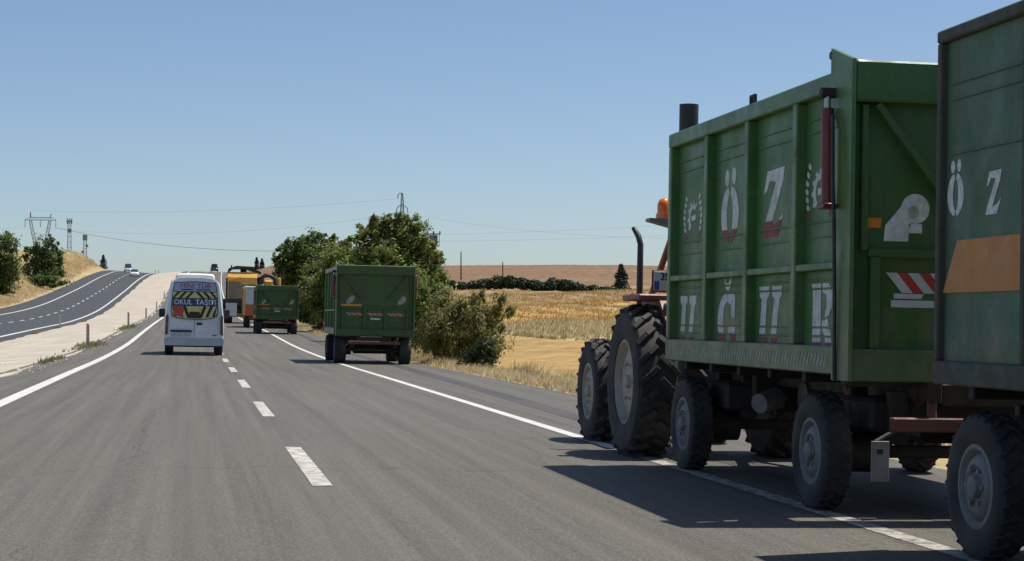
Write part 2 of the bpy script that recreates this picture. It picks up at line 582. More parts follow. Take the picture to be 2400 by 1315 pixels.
def smooth_interp(x, xs, ys):
    x = np.asarray(x, float)
    m = np.gradient(ys, xs)
    i = np.clip(np.searchsorted(xs, x) - 1, 0, len(xs) - 2)
    h = xs[i + 1] - xs[i]
    t = np.clip((x - xs[i]) / h, 0, 1)
    return ((1 + 2 * t) * (1 - t) ** 2 * ys[i] + t * (1 - t) ** 2 * h * m[i]
            + t * t * (3 - 2 * t) * ys[i + 1] + t * t * (t - 1) * h * m[i + 1])


_GS = smooth_interp(ST, _k[:, 0], _k[:, 1])


def g(Y):
    return np.interp(Y, ST, _GS)


def cx(Y):
    v = np.clip((np.asarray(ST) - 240) / 185.0, 0, 2) ** 2 * 2.0
    return np.interp(Y, ST, v)


def sstep(a, b, x):
    t = np.clip((np.asarray(x, float) - a) / (b - a), 0, 1)
    return t * t * (3 - 2 * t)


def road_z(X, Y):
    """surface of the near carriageway: X measured from the camera line, falling to the right"""
    return g(Y) - 0.02 * X


def opp_z(X, Y):
    return g(Y) - 0.45 + 0.07 * (-11.6 - X)


_F = np.array([(-60, -0.4), (40, -0.32), (60, -0.2), (100, 0.3), (150, 1.7), (200, 3.4), (250, 4.9), (400, 9.6), (550, 15.6),
               (680, 20.4), (760, 21.5), (900, 18), (1500, 10), (9000, 5)])
_Bk = np.array([(-60, 0.3), (150, 0.6), (220, 1.0), (255, 1.7), (325, 2.6), (400, 3.8), (440, 4.2), (470, 2.6), (500, 0.8), (560, 0), (9000, 0)])


def land_z(X, Y):
    X = np.asarray(X, float)
    Y = np.asarray(Y, float)
    XR = X - cx(Y)
    gy = g(np.clip(Y, -30, 615)) - sstep(620, 1500, Y) * 6
    near = gy - 0.02 * np.clip(XR, -4, 12)
    opp = gy - 0.45 + 0.07 * (-11.6 - np.clip(XR, -22, -10.4))
    t = sstep(-10.4, -4.0, XR)
    base = opp * (1 - t) + near * t
    wr = sstep(8.0, 26.0, XR)
    Fz = smooth_interp(np.clip(Y, -60, 9000), _F[:, 0], _F[:, 1])
    z = base * (1 - wr) + Fz * wr
    wl = sstep(-22.0, -30.0, XR)
    z = z + wl * smooth_interp(np.clip(Y, -60, 9000), _Bk[:, 0], _Bk[:, 1])
    # soft unevenness off the road
    z = z + 2.0 * np.exp(-((XR - 17) / 5.5) ** 2 - ((Y - 405) / 45.0) ** 2)
    off = np.clip(sstep(8.6, 13, XR) + sstep(-23.5, -27, XR), 0, 1)
    far = sstep(30, 300, Y)
    z = z + off * (0.09 * np.sin(X * 0.9 + Y * 0.31) + 0.10 * np.sin(Y * 0.17 - X * 0.23) * (1 + far * 2)
                   + 0.25 * far * np.sin(X * 0.045 + 1.3) * np.sin(Y * 0.021))
    under = sstep(-22.0, -21.3, XR) * (1 - sstep(6.8, 7.2, XR))
    return z - 0.16 * under - 0.03


def lz(X, Y):
    return float(land_z(X, Y))


def rz_(X, Y):
    return float(road_z(X, Y))


# land: one sheet out to the horizon
xs = np.unique(np.concatenate([np.linspace(-4000, -300, 14), np.linspace(-300, -60, 25), np.linspace(-60, -24, 25), np.linspace(-24, 9, 45),
                               np.linspace(9, 40, 63), np.linspace(40, 160, 61), np.linspace(160, 400, 25), np.linspace(400, 5000, 14)]))
ys = np.unique(np.concatenate([np.linspace(-400, -30, 12), np.linspace(-30, 130, 129), np.linspace(130, 300, 86), np.linspace(300, 800, 126),
                               np.linspace(800, 8000, 25)]))
XX, YY = np.meshgrid(xs, ys)
ZZ = land_z(XX, YY)
nv = XX.size
me = bpy.data.meshes.new('ground')
idx = np.arange(nv).reshape(XX.shape)
quads = np.stack([idx[:-1, :-1], idx[:-1, 1:], idx[1:, 1:], idx[1:, :-1]], -1).reshape(-1, 4)
me.from_pydata(np.stack([XX, YY, ZZ], -1).reshape(-1, 3).tolist(), [], quads.tolist())
rng = np.random.default_rng(4)


def vnoise(X, Y, s, seed=0):
    r = np.random.default_rng(seed)
    out = np.zeros_like(X)
    for k in range(7):
        a, b, p = r.uniform(0.4, 1.6), r.uniform(0.4, 1.6), r.uniform(0, 6.28)
        sg = r.choice([-1, 1])
        out += np.sin((X * a + sg * Y * b) / s + p + 1.7 * np.sin((Y * b - sg * X * a) / (s * 1.7)))
    return out / 7


def cover(X, Y):
    XR = X - cx(Y)
    straw = np.array([0.44, 0.34, 0.185]); dirt = np.array([0.40, 0.265, 0.105]); gold = np.array([0.48, 0.300, 0.095])
    olive = np.array([0.32, 0.215, 0.115]); brown = np.array([0.225, 0.140, 0.085]); pale = np.array([0.46, 0.38, 0.23])
    c = np.tile(straw, X.shape + (1,)).astype(float)

    def blend(c, col, wgt):
        return c * (1 - wgt[..., None]) + col * wgt[..., None]
    right = sstep(8.6, 10.2, XR + 0.8 * vnoise(X, Y, 2.5, 1))
    yw = Y + 7 * vnoise(X, Y, 9, 2)
    c = blend(c, dirt, right * (1 - sstep(98, 106, yw)))
    c = blend(c, pale, right * sstep(98, 106, yw) * (1 - sstep(108, 118, yw)))
    c = blend(c, gold, right * sstep(108, 120, yw) * (1 - sstep(175, 200, yw)))
    c = blend(c, pale, right * sstep(0.15, 0.5, vnoise(X, Y, 11, 3)) * sstep(120, 130, Y) * (1 - sstep(160, 200, Y)) * 0.7)
    st_ = vnoise(X * 0.25, Y * 1.3, 6, 12)
    c = blend(c, np.array([0.27, 0.165, 0.07]), right * sstep(0.12, 0.40, st_) * sstep(125, 135, Y) * (1 - sstep(255, 275, Y)) * 0.75)
    c = blend(c, olive, right * sstep(175, 200, yw) * (1 - sstep(270, 300, yw)))
    c = blend(c, np.array([0.26, 0.17, 0.085]), right * sstep(0.05, 0.35, vnoise(X * 0.3, Y * 1.2, 9, 14)) * sstep(180, 200, Y) * (1 - sstep(255, 290, Y)) * 0.7)
    c = blend(c, pale, right * sstep(0.25, 0.5, vnoise(X * 0.4, Y, 7, 15)) * sstep(180, 200, Y) * (1 - sstep(255, 290, Y)) * 0.6)
    c = blend(c, brown, right * sstep(270, 300, yw))
    c = blend(c, np.array([0.29, 0.19, 0.11]), right * sstep(300, 330, Y) * sstep(0.1, 0.6, vnoise(X, Y, 30, 5)) * 0.6)
    left = sstep(-22.5, -25.5, XR)
    c = blend(c, np.array([0.30, 0.20, 0.09]), left * (1 - sstep(-26, -29, XR)))
    c = blend(c, np.array([0.38, 0.275, 0.13]), sstep(-27, -31, XR))
    c = blend(c, np.array([0.27, 0.24, 0.10]), left * sstep(0.0, 0.5, vnoise(X, Y, 8, 8)) * 0.5)
    return c


CC = np.ones((nv, 4), np.float32)
CC[:, :3] = cover(XX, YY).reshape(-1, 3)
at = me.color_attributes.new('cover', 'FLOAT_COLOR', 'POINT')
at.data.foreach_set('color', CC.ravel())
me.materials.append(M['land'])
me.shade_smooth()
ground = bpy.data.objects.new('ground', me)
COL.objects.link(ground)
ground['kind'] = 'structure'


def strip(name, x0, x1, zf, mat, lift=0.0, y0=-30, y1=615, parent=None, kind=None, nx=2, skirt=0.0, xf=None):
    """a sheet along the road between two lateral offsets"""
    Y = ST[(ST > y0 + 0.01) & (ST < y1 - 0.01)]
    Y = np.concatenate([[y0], Y, [y1]])
    m = MB()
    vs, fs = [], []
    for j, y in enumerate(Y):
        a, b = (x0, x1) if xf is None else xf(y)
        for i in range(nx):
            X = a + (b - a) * i / (nx - 1)
            vs.append((X + float(cx(y)), y, float(zf(X, y)) + lift))
    for j in range(len(Y) - 1):
        for i in range(nx - 1):
            q = j * nx + i
            fs.append((q, q + 1, q + nx + 1, q + nx))
    if skirt:
        o = len(vs)
        for j in range(len(Y)):
            for i in (0, nx - 1):
                p = vs[j * nx + i]
                vs.append((p[0], p[1], p[2] - skirt))
        for j in range(len(Y) - 1):
            for e, i in ((0, 0), (1, nx - 1)):
                fs.append((j * nx + i, (j + 1) * nx + i, o + (j + 1) * 2 + e, o + j * 2 + e))
    m.add(vs, fs)
    return m.build(name, mat, parent, kind=kind)


road = strip('road', -4.2, 7.05, road_z, 'asphalt', kind='structure', nx=8, skirt=0.25)
opp = strip('opposite_road', -21.5, -10.35, opp_z, 'asphalt_dark', kind='structure', nx=8, skirt=0.25)


def med_z(X, Y):
    t = (X + 10.5) / 6.6
    a = opp_z(-10.5, Y) * (1 - t) + road_z(-3.9, Y) * t
    return a + 0.05 * math.sin(max(0, min(1, t)) * math.pi) + 0.012 + 0.015 * math.sin(Y * 0.9 + X * 2.1) * math.sin(X * 1.7)


def med_x(y):
    return (-10.55 + 0.12 * math.sin(y * 0.23) + 0.06 * math.sin(y * 0.9),
            -3.95 + 0.10 * math.sin(y * 0.31 + 1) + 0.08 * math.sin(y * 1.1) + 0.05 * math.sin(y * 2.3))


med = strip('median', 0, 0, med_z, 'median', kind='structure', nx=12, xf=med_x, skirt=0.25)
strip('shoulder_seam', 0, 0, road_z, 'seam', lift=0.003, y0=8, y1=130, parent=road,
      xf=lambda y: (5.05 + 0.022 * max(0, min(y, 55) - 20), 5.42 + 0.022 * max(0, min(y, 55) - 20)))
strip('edge_line', -2.86, -2.64, road_z, 'line', lift=0.004, parent=road)
strip('edge_line', 4.36, 4.52, road_z, 'line', lift=0.004, y0=19.5, parent=road)
strip('edge_line', 4.36, 4.52, road_z, 'line_faded', lift=0.004, y1=19.5, parent=road)
strip('edge_line', -11.72, -11.48, opp_z, 'line', lift=0.004, parent=opp)
strip('edge_line', -19.02, -18.80, opp_z, 'line', lift=0.004, parent=opp)
y = 14.75 - 10.5 * 3
while y < 470:
    strip('lane_dash', 0.93, 1.09, road_z, 'line_worn', lift=0.004, y0=y, y1=y + 4.5, parent=road)
    if y > 60:
        strip('lane_dash', -15.30, -15.14, opp_z, 'line', lift=0.004, y0=y, y1=y + 4.5, parent=opp)
    y += 10.5

# ------------------------------------------------------------------ wheels
def tyre_mesh(Rr, wd, rim, lugs=0, lug_h=0.0, seg=40):
    m = MB()
    h = wd / 2
    prof = [(rim, -h * 0.82), (rim + 0.02, -h * 0.92), ((rim + Rr) / 2, -h * 1.0), (Rr * 0.93, -h * 0.96), (Rr * 0.985, -h * 0.80),
            (Rr, -h * 0.45), (Rr, h * 0.45), (Rr * 0.985, h * 0.80), (Rr * 0.93, h * 0.96), ((rim + Rr) / 2, h * 1.0), (rim + 0.02, h * 0.92), (rim, h * 0.82)]
    m.lathe(prof, n=seg, closed=True)
    if lugs:
        for k in range(lugs):
            for s in (-1, 1):
                a = 2 * math.pi * (k + (0.5 if s > 0 else 0)) / lugs
                da = 2 * math.pi / lugs * 0.85
                pts = []
                for t in (0.0, 0.5, 1.0):
                    x = s * h * (0.06 + 0.87 * t)
                    an = a - da * (1 - t) * 0.9
                    rr = Rr + lug_h * (0.9 - 0.35 * t * t) - Rr * 0.045 * t ** 3
                    pts.append(Vector((x, rr * math.cos(an), rr * math.sin(an))))
                th = Rr * 2 * math.pi / lugs * 0.26
                for i in range(2):
                    n = (pts[i] + pts[i + 1]) * 0.5
                    n.x = 0
                    n.normalize()
                    m.bar(pts[i] - n * lug_h * 0.5, pts[i + 1] - n * lug_h * 0.5, th, lug_h * 1.6, 0.006, up=n)
    return m


def rim_mesh(rim, wd, dish, bolts=6, hub=0.07):
    """dish < 0 pulls the disc toward the outside (-x)"""
    m = MB()
    h = wd / 2
    m.lathe([(rim + 0.012, -h * 0.86), (rim - 0.015, -h * 0.90), (rim - 0.03, -h * 0.72), (rim - 0.045, -h * 0.3), (rim - 0.045, h * 0.3),
             (rim - 0.015, h * 0.9), (rim + 0.012, h * 0.86)], n=40)
    m.lathe([(rim - 0.04, dish), (rim * 0.72, dish - 0.03), (rim * 0.55, dish - 0.045), (rim * 0.42, dish - 0.02), (hub, dish - 0.03), (hub * 0.9, dish - 0.065),
             (hub * 0.5, dish - 0.078), (0.001, dish - 0.08)], n=32)
    for k in range(bolts):
        a = 2 * math.pi * k / bolts
        r = rim * 0.46
        m.cyl((dish - 0.01, r * math.cos(a), r * math.sin(a)), (dish - 0.055, r * math.cos(a), r * math.sin(a)), 0.016, n=6)
    return m


def wheel(parent, x, y, Rr, wd, rim, rim_mat, side, lugs=0, lug_h=0.0, dish=-0.03, cache={}):
    key = (Rr, wd, rim, rim_mat, lugs, dish)
    if key not in cache:
        a = rim_mesh(rim, wd, dish).build('wheel', rim_mat, parent, smooth=35)
        b = tyre_mesh(Rr, wd, rim, lugs, lug_h).build('tyre', 'rubber', a, smooth=35)
        cache[key] = (a.data, b.data)
    else:
        a = bpy.data.objects.new('wheel', cache[key][0]); COL.objects.link(a); a.parent = parent
        b = bpy.data.objects.new('tyre', cache[key][1]); COL.objects.link(b); b.parent = a
    a.location = (x, y, Rr)
    if side > 0:
        a.rotation_euler = (0, 0, math.pi)
    return a


# ------------------------------------------------------------------ stencil lettering (flat paint on the trailers)
def ell(cxx, cyy, a, b, a0, a1, n=12, rot=0.0):
    out = []
    for i in range(n + 1):
        t = a0 + (a1 - a0) * i / n
        x, yv = a * math.cos(t), b * math.sin(t)
        out.append((cxx + x * math.cos(rot) - yv * math.sin(rot), cyy + x * math.sin(rot) + yv * math.cos(rot)))
    return out


def band(cxx, cyy, a, b, wd, a0, a1, n=12, w1=None):
    """curved stroke of an ellipse ring"""
    w1 = wd if w1 is None else w1
    o = ell(cxx, cyy, a, b, a0, a1, n)
    inn = ell(cxx, cyy, a - wd, b - w1, a0, a1, n)
    return [[o[i], o[i + 1], inn[i + 1], inn[i]] for i in range(n)]


PI = math.pi
GL = {}
GL['O'] = (band(0.5, 0.38, 0.48, 0.39, 0.32, PI * 0.56, PI * 1.46, 14, 0.10) + band(0.5, 0.38, 0.48, 0.39, 0.32, -PI * 0.46, PI * 0.44, 14, 0.10))
GL['Odots'] = [ell(0.33, 0.89, 0.12, 0.12, 0, 2 * PI, 10, 0.3)[:-1], ell(0.70, 0.90, 0.12, 0.12, 0, 2 * PI, 10, 0.3)[:-1]]
GL['Z'] = [[(0.22, 0.98), (1.0, 1.0), (0.93, 0.80), (0.62, 0.80), (0.32, 0.84), (0.18, 0.68), (0.05, 0.66)],
           [(0.62, 0.80), (0.93, 0.80), (0.42, 0.16), (0.08, 0.16)],
           [(0.0, 0.0), (0.72, 0.0), (0.98, 0.34), (0.72, 0.22), (0.42, 0.16), (0.08, 0.16)]]
GL['U'] = [[(0.02, 1.0), (0.46, 1.0), (0.46, 0.86), (0.36, 0.80), (0.30, 0.26), (0.04, 0.26), (0.14, 0.80), (0.04, 0.84)],
           [(0.58, 1.0), (1.0, 1.0), (0.98, 0.84), (0.90, 0.80), (0.78, 0.26), (0.54, 0.26), (0.68, 0.80), (0.58, 0.86)],
           [(0.08, 0.20), (0.34, 0.20), (0.46, 0.0), (0.30, 0.0)], [(0.56, 0.20), (0.82, 0.20), (0.64, 0.0), (0.50, 0.0)]]
GL['G'] = (band(0.52, 0.38, 0.48, 0.38, 0.30, PI * 0.5, PI * 1.42, 12, 0.12)
           + [[(0.55, 0.76), (0.95, 0.74), (0.95, 0.42), (0.78, 0.42), (0.74, 0.60), (0.55, 0.64)],
              [(0.60, 0.30), (0.98, 0.30), (0.98, 0.02), (0.80, 0.02), (0.74, 0.18), (0.60, 0.20)]]
           + [[(0.36, 1.0), (0.48, 0.90), (0.62, 0.90), (0.76, 1.0), (0.72, 0.86), (0.62, 0.80), (0.50, 0.80), (0.40, 0.86)]])
GL['R'] = [[(0.06, 1.0), (0.48, 1.0), (0.48, 0.06), (0.58, 0.0), (0.0, 0.0), (0.12, 0.10), (0.12, 0.90)],
           [(0.54, 1.0), (0.80, 1.0), (0.98, 0.90), (1.0, 0.70), (0.84, 0.55), (0.66, 0.50), (0.66, 0.58), (0.74, 0.68), (0.72, 0.84), (0.54, 0.88)],
           [(0.54, 0.46), (0.78, 0.50), (0.92, 0.28), (1.0, 0.0), (0.72, 0.0), (0.66, 0.26), (0.54, 0.34)]]
_wre = []
for k in range(7):
    t = k / 6
    for s_ in (-1, 1):
        cxw = 0.5 + s_ * (0.36 + 0.10 * math.sin(t * PI))
        _wre.append(ell(cxw, 0.06 + 0.88 * t, 0.075, 0.05, 0, 2 * PI, 6, s_ * 0.9)[:-1])
GL['E'] = (_wre + band(0.52, 0.46, 0.25, 0.34, 0.10, PI * 0.28, PI * 1.3, 10, 0.12)
           + [[(0.44, 0.40), (0.66, 0.42), (0.66, 0.54), (0.44, 0.52)]]
           + [ell(0.52 + 0.27 * math.cos(a), 0.46 + 0.37 * math.sin(a), 0.04, 0.05, 0, 2 * PI, 5)[:-1] for a in np.linspace(PI * 0.3, PI * 1.2, 6)])


def clip(poly, v, below):
    out = []
    n = len(poly)
    for i in range(n):
        a, b = poly[i], poly[(i + 1) % n]
        ia = (a[1] < v) == below
        ib = (b[1] < v) == below
        if ia:
            out.append(a)
        if ia != ib:
            t = (v - a[1]) / (b[1] - a[1])
            out.append((a[0] + (b[0] - a[0]) * t, v))
    return out if len(out) > 2 else None


def letter(parent, key, u0, u1, z0, z1, plane, red=0.2, name='letter', white='stencil_white', mirror=False):
    """key's strokes painted into the rectangle u0..u1, z0..z1 of a plane: plane(u, z, t) -> point"""
    m = MB()
    for p in GL[key]:
        a = clip(p, red, False) if red > 0 else p
        b = clip(p, red, True) if red > 0 else None
        for q, mi in ((a, 0), (b, 1)):
            if q:
                m.prism([((1 - u) if mirror else u, v) for u, v in q], lambda u, v, t: plane(u0 + (u1 - u0) * u, z0 + (z1 - z0) * v, t), 0.0, 0.002, mi)
    return m.build(name, [white, 'stencil_red'], parent)


def text_mesh(parent, txt, size, mat, fn, name='lettering', shear=0.0, bold=0.0, align='CENTER', squeeze=1.0):
    """built-in font outline turned into thin solid letters; fn(u, v, t) -> point"""
    cu = bpy.data.curves.new('t', 'FONT')
    cu.body = txt
    cu.size = size
    cu.align_x = align
    cu.shear = shear
    cu.offset = bold
    cu.resolution_u = 2
    ob = bpy.data.objects.new('t', cu)
    COL.objects.link(ob)
    dg = bpy.context.evaluated_depsgraph_get()
    me = bpy.data.meshes.new_from_object(ob.evaluated_get(dg))
    bpy.data.objects.remove(ob)
    me.name = name
    for v in me.vertices:
        v.co = fn(v.co.x * squeeze, v.co.y, 0.0)
    me.materials.clear()
    me.materials.append(M[mat])
    o = bpy.data.objects.new(name, me)
    COL.objects.link(o)
    o.parent = parent
    return o


# ------------------------------------------------------------------ silage trailers
def make_trailer(label, loc, top=3.13, style='A', rz=0.0, group='green silage trailers', detail=True, bot=1.0):
    t = thing('silage_trailer', label, 'trailer', loc, rz, 0.02, group)
    L, HW = 4.7, 1.2
    rail = 'green_rail' if style == 'A' else 'rust'
    pan = 'green' if style == 'A' else 'green_dull'
    pan_h = top - bot
    rc, tr_, br_, pw = (0.085, 0.13, 0.19, 0.05) if style == 'A' else (0.05, 0.075, 0.13, 0.028)
    mid = bot + 0.36 * pan_h
    posts = [L - pw, L - 1.30, L - 2.53, L - 3.78, -0.06] if style == 'A' else [L - pw, L - 1.22, L - 2.40, L - 3.58, -0.06]
    # load floor and front wall
    MB().box(-HW + 0.09, HW - 0.09, 0.02, L - 0.02, bot + 0.02, bot + 0.10).build('load_floor', 'chassis', t)
    MB().box(-HW + 0.09, HW - 0.09, L - 0.08, L - 0.025, bot + 0.10, top - 0.05).build('front_wall', pan, t)
    for s in (-1, 1):
        xo = s * HW
        xi = s * (HW - rc)
        m = MB(); m.box(xi - s * 0.03, xo, -0.01, L, top - tr_, top, 0.01)
        m.build('top_rail', rail, t)
        m = MB(); m.box(xi - s * 0.03, xo, -0.01, L, bot - 0.01, bot + br_, 0.01)
        sk = m.build('bottom_rail', rail, t)
        for yp in posts[:4]:
            MB().box(xi - s * 0.02, xo - s * 0.004, yp - pw, yp + pw, bot + br_, top - tr_, 0.01).build('side_post', rail, t)
        if style == 'A':
            MB().box(xi - s * 0.02, xo - s * 0.012, 0.0, posts[0] - pw, mid - 0.035, mid + 0.02, 0.008).build('mid_rail', rail, t)
        for i in range(4):
            y1, y0 = posts[i] - pw, max(0.0, posts[i + 1] + pw)
            zs = [(bot + br_, mid - 0.035), (mid + 0.02, top - tr_)] if style == 'A' else [(bot + br_, top - tr_)]
            for (za, zb) in zs:
                m = MB()
                m.box(xi - s * 0.012, xi, y0, y1, za, zb, 0.002)
                creases = (0.16, 0.25, 0.80, 0.88) if zb - za > 0.9 else (0.12, 0.24, 0.76, 0.88)
                if style == 'B':
                    creases = (0.645, 0.815, 0.865)
                for cf in creases:
                    zc = za + (zb - za) * cf
                    m.bar((xi + s * 0.004, y0 + 0.07, zc), (xi + s * 0.004, y1 - 0.07, zc), 0.016, 0.014, 0.004)
                m.build('side_panel', pan, t)
        if style == 'A' and detail:
            m = MB()
            n = 60
            for k in range(n):
                yy = 0.10 + (L - 0.22) * k / n
                m.bar((xo + s * 0.001, yy + 0.055, bot + 0.040), (xo + s * 0.001, yy + 0.030, bot + 0.095), 0.003, 0.024, 0.001)
                m.bar((xo + s * 0.001, yy + 0.032, bot + 0.090), (xo + s * 0.001, yy, bot + 0.135), 0.003, 0.018, 0.001)
            m.build('rope_stripe', 'stencil_faint', sk)

    def left(u, z, tt):            # u runs from the front of the box to the back
        return (-(HW - rc) - 0.001 - tt, L - u, z)

    def right(u, z, tt):
        return ((HW - rc) + 0.001 + tt, u, z)
    for pl in (left, right):
        if style == 'A':
            letter(t, 'E', 0.30, 0.93, 2.12, 2.52, pl, 0.16)
            letter(t, 'O', 1.55, 2.10, 2.04, 2.66, pl, 0.17)
            letter(t, 'Odots', 1.55, 2.10, 2.04, 2.66, pl, 0)
            letter(t, 'Z', 2.76, 3.32, 2.03, 2.57, pl, 0.24)
            letter(t, 'E', 3.84, 4.46, 2.12, 2.54, pl, 0.16)
            letter(t, 'U', 0.22, 0.80, 1.12, 1.60, pl, 0.24)
            letter(t, 'G', 1.48, 2.05, 1.13, 1.75, pl, 0.20)
            letter(t, 'U', 2.70, 3.30, 1.13, 1.64, pl, 0.24)
            letter(t, 'R', 3.98, 4.48, 1.13, 1.64, pl, 0.16)
        else:
            letter(t, 'O', 0.08, 0.33, 2.00, 2.33, pl, 0)
            letter(t, 'Odots', 0.08, 0.33, 2.00, 2.33, pl, 0)
            letter(t, 'Z', 0.64, 0.85, 1.98, 2.23, pl, 0)
            m = MB()
            m.prism([(0.26, 1.85), (1.12, 1.85), (1.12, 1.54), (0.05, 1.54)], lambda u, v, tt: pl(u, v, tt), 0.0, 0.01)
            m.build('orange_patch', 'orange_patch', t)
    # ---- tailgate, a deep frame hinged at the top
    gb, gt, gy = bot - 0.045, top + 0.04, -0.36
    gm = ('green_gate_brightened' if detail else 'green_gate') if style == 'A' else 'green_dull'
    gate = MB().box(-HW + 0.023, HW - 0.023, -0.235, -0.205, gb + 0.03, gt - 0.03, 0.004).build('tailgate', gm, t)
    for s in (-1, 1):
        m = MB()
        prof = [(0.08, top + 0.17), (gy, gt), (gy, gb), (-0.02, gb), (-0.02, top - 1.30), (-0.09, top - 1.20), (-0.09, top - 0.42), (0.08, top - 0.22)]
        m.prism(prof, lambda u, v, tt: (s * (HW + 0.008 - tt), u, v), 0.0, 0.03)
        m.build('gate_side_plate', 'green_rail' if style == 'A' else 'rust', gate)
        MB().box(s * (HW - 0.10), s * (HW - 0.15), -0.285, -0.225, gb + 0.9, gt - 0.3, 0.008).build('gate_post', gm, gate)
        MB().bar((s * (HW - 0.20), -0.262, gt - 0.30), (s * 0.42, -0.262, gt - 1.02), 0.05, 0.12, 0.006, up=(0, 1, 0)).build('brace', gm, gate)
        # hydraulic ram on each side
        ram = MB()
        xr_ = s * (HW + 0.06)
        ram.cyl((xr_, -0.04, top - 0.94), (xr_, -0.01, top - 0.27), 0.045, n=14)
        ram.box(s * (HW + 0.005), s * (HW + 0.11), -0.10, 0.03, top - 0.98, top - 0.94, 0.008)
        r_ = ram.build('hydraulic_ram', 'ram', t, smooth=40)
        MB().cyl((xr_, -0.01, top - 0.27), (xr_, -0.005, top - 0.16), 0.024, n=12).build('ram_rod', 'chrome', r_, smooth=40)
        MB().cyl((s * (HW + 0.0), -0.005, top - 0.16), (s * (HW + 0.11), -0.005, top - 0.16), 0.038, n=12).build('ram_eye', 'chassis', r_, smooth=40)
        MB().tube([(s * (HW + 0.06), -0.12, top - 0.33), (s * (HW + 0.07), -0.17, top - 0.8), (s * (HW + 0.05), -0.15, top - 1.1),
                   (s * (HW + 0.03), -0.13, top - 1.6), (s * (HW + 0.02), -0.12, bot - 0.05)], 0.014, 6).build('hydraulic_hose', 'black_metal', t, smooth=40)
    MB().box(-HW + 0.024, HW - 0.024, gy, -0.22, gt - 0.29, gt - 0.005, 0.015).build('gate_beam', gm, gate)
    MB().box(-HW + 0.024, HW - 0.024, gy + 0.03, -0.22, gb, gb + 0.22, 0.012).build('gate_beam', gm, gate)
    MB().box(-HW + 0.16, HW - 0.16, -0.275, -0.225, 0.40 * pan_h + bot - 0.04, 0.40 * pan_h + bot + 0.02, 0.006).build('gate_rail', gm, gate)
    zr = bot + 0.30 * pan_h
    seg = (-0.62, 0.02, 0.62)
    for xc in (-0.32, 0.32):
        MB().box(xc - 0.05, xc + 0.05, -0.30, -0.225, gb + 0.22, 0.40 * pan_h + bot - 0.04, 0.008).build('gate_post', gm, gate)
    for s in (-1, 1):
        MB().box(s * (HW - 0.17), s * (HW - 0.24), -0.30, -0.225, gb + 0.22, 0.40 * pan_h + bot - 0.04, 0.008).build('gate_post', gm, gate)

    def rear(u, v, tt):
        return (u, -0.236 - tt, v)
    hs = 0.07 if detail else 0.042
    for xc in seg:
        m = MB()
        wd = 0.24
        for k in range(6):
            a = xc - wd + 0.08 * k
            b0, b1 = a + 0.08, min(xc + wd + 0.04, a + 0.16)
            m.prism([(b0, zr - hs), (b1, zr - hs), (a + 0.04, zr + hs), (a - 0.04, zr + hs)], rear, 0.0, 0.006, k % 2)
        m.build('striped_reflector', ['refl_white' if detail else 'refl_dull', 'refl_red'], gate)
    if detail:
        m = MB()
        m.prism([(-0.86, zr - 0.17), (-0.38, zr - 0.17), (-0.38, zr - 0.12), (-0.86, zr - 0.12)], rear, 0, 0.006)
        m.build('reflector_strip', 'refl_white', gate)
        m = MB()
        m.prism([(-0.84, zr - 0.11), (-0.64, zr - 0.11), (-0.62, zr - 0.075), (-0.84, zr - 0.075)], rear, 0, 0.006)
        m.build('sticker', 'refl_white', gate)
    m = MB()
    m.prism([(-0.14, zr - 0.16), (0.16, zr - 0.17), (0.16, zr - 0.12), (-0.14, zr - 0.11)], rear, 0, 0.01)
    m.build('number_plate', 'refl_white', gate)
    # white half-round emblem each side of the gate
    ze = bot + 0.51 * pan_h
    ke = 1.0 if detail else 0.78
    for xc in (-0.78, 0.80):
        m = MB()
        e0 = len(m.v)
        m.prism(ell(xc + 0.09, ze + 0.07, 0.105, 0.105, 0, 2 * PI, 18)[:-1], rear, 0.0, 0.002)
        m.prism([(xc - 0.14, ze - 0.16), (xc + 0.04, ze - 0.16), (xc + 0.045, ze - 0.07), (xc + 0.07, ze + 0.0), (xc + 0.05, ze + 0.07), (xc - 0.01, ze + 0.09), (xc - 0.06, ze + 0.03),
                 (xc - 0.13, ze - 0.05)], rear, 0.002, 0.005)
        m.prism([(xc + 0.045, ze - 0.10), (xc + 0.14, ze - 0.10), (xc + 0.14, ze - 0.035), (xc + 0.045, ze - 0.035)], rear, 0.002, 0.005)
        m.prism(ell(xc + 0.075, ze + 0.045, 0.04, 0.045, 0, 2 * PI, 12)[:-1], rear, 0.006, 0.007, 1)
        m.v = [(xc + (p[0] - xc) * ke, p[1], ze + (p[2] - ze) * ke) for p in m.v]
        m.build('emblem', ['stencil_white' if detail else 'refl_dull', 'stencil_faint'], gate)
    m = MB()
    if style == 'A' and detail:
        m.prism([(-1.07, ze - 0.07), (-0.94, ze - 0.07), (-0.94, ze + 0.0), (-1.07, ze + 0.0)], rear, 0, 0.006)
    else:
        m.prism([(-1.05, ze - 0.20), (-0.42, ze - 0.20), (-0.42, ze - 0.14), (-1.05, ze - 0.14)], rear, 0, 0.006)
    m.build('orange_reflector', 'orange_refl', gate)
    # ---- chassis
    m = MB()
    for s in (-1, 1):
        m.box(s * 0.42, s * 0.52, -0.12, L - 0.1, bot - 0.20, bot - 0.02, 0.01)
    for yy in np.linspace(0.1, L - 0.3, 6):
        m.box(-HW + 0.12, HW - 0.12, yy - 0.04, yy + 0.04, bot - 0.09, bot + 0.02, 0.008)
    m.box(-0.42, 0.42, -0.10, -0.02, bot - 0.22, bot - 0.06, 0.01)
    m.build('chassis_frame', 'chassis', t)
    m = MB()
    for s in (-1, 1):
        m.bar((s * 0.46, 1.7, bot - 0.1), (s * 0.62, 0.85, 0.52), 0.10, 0.10)
        m.bar((s * 0.46, 0.1, bot - 0.1), (s * 0.62, 0.35, 0.52), 0.08, 0.08)
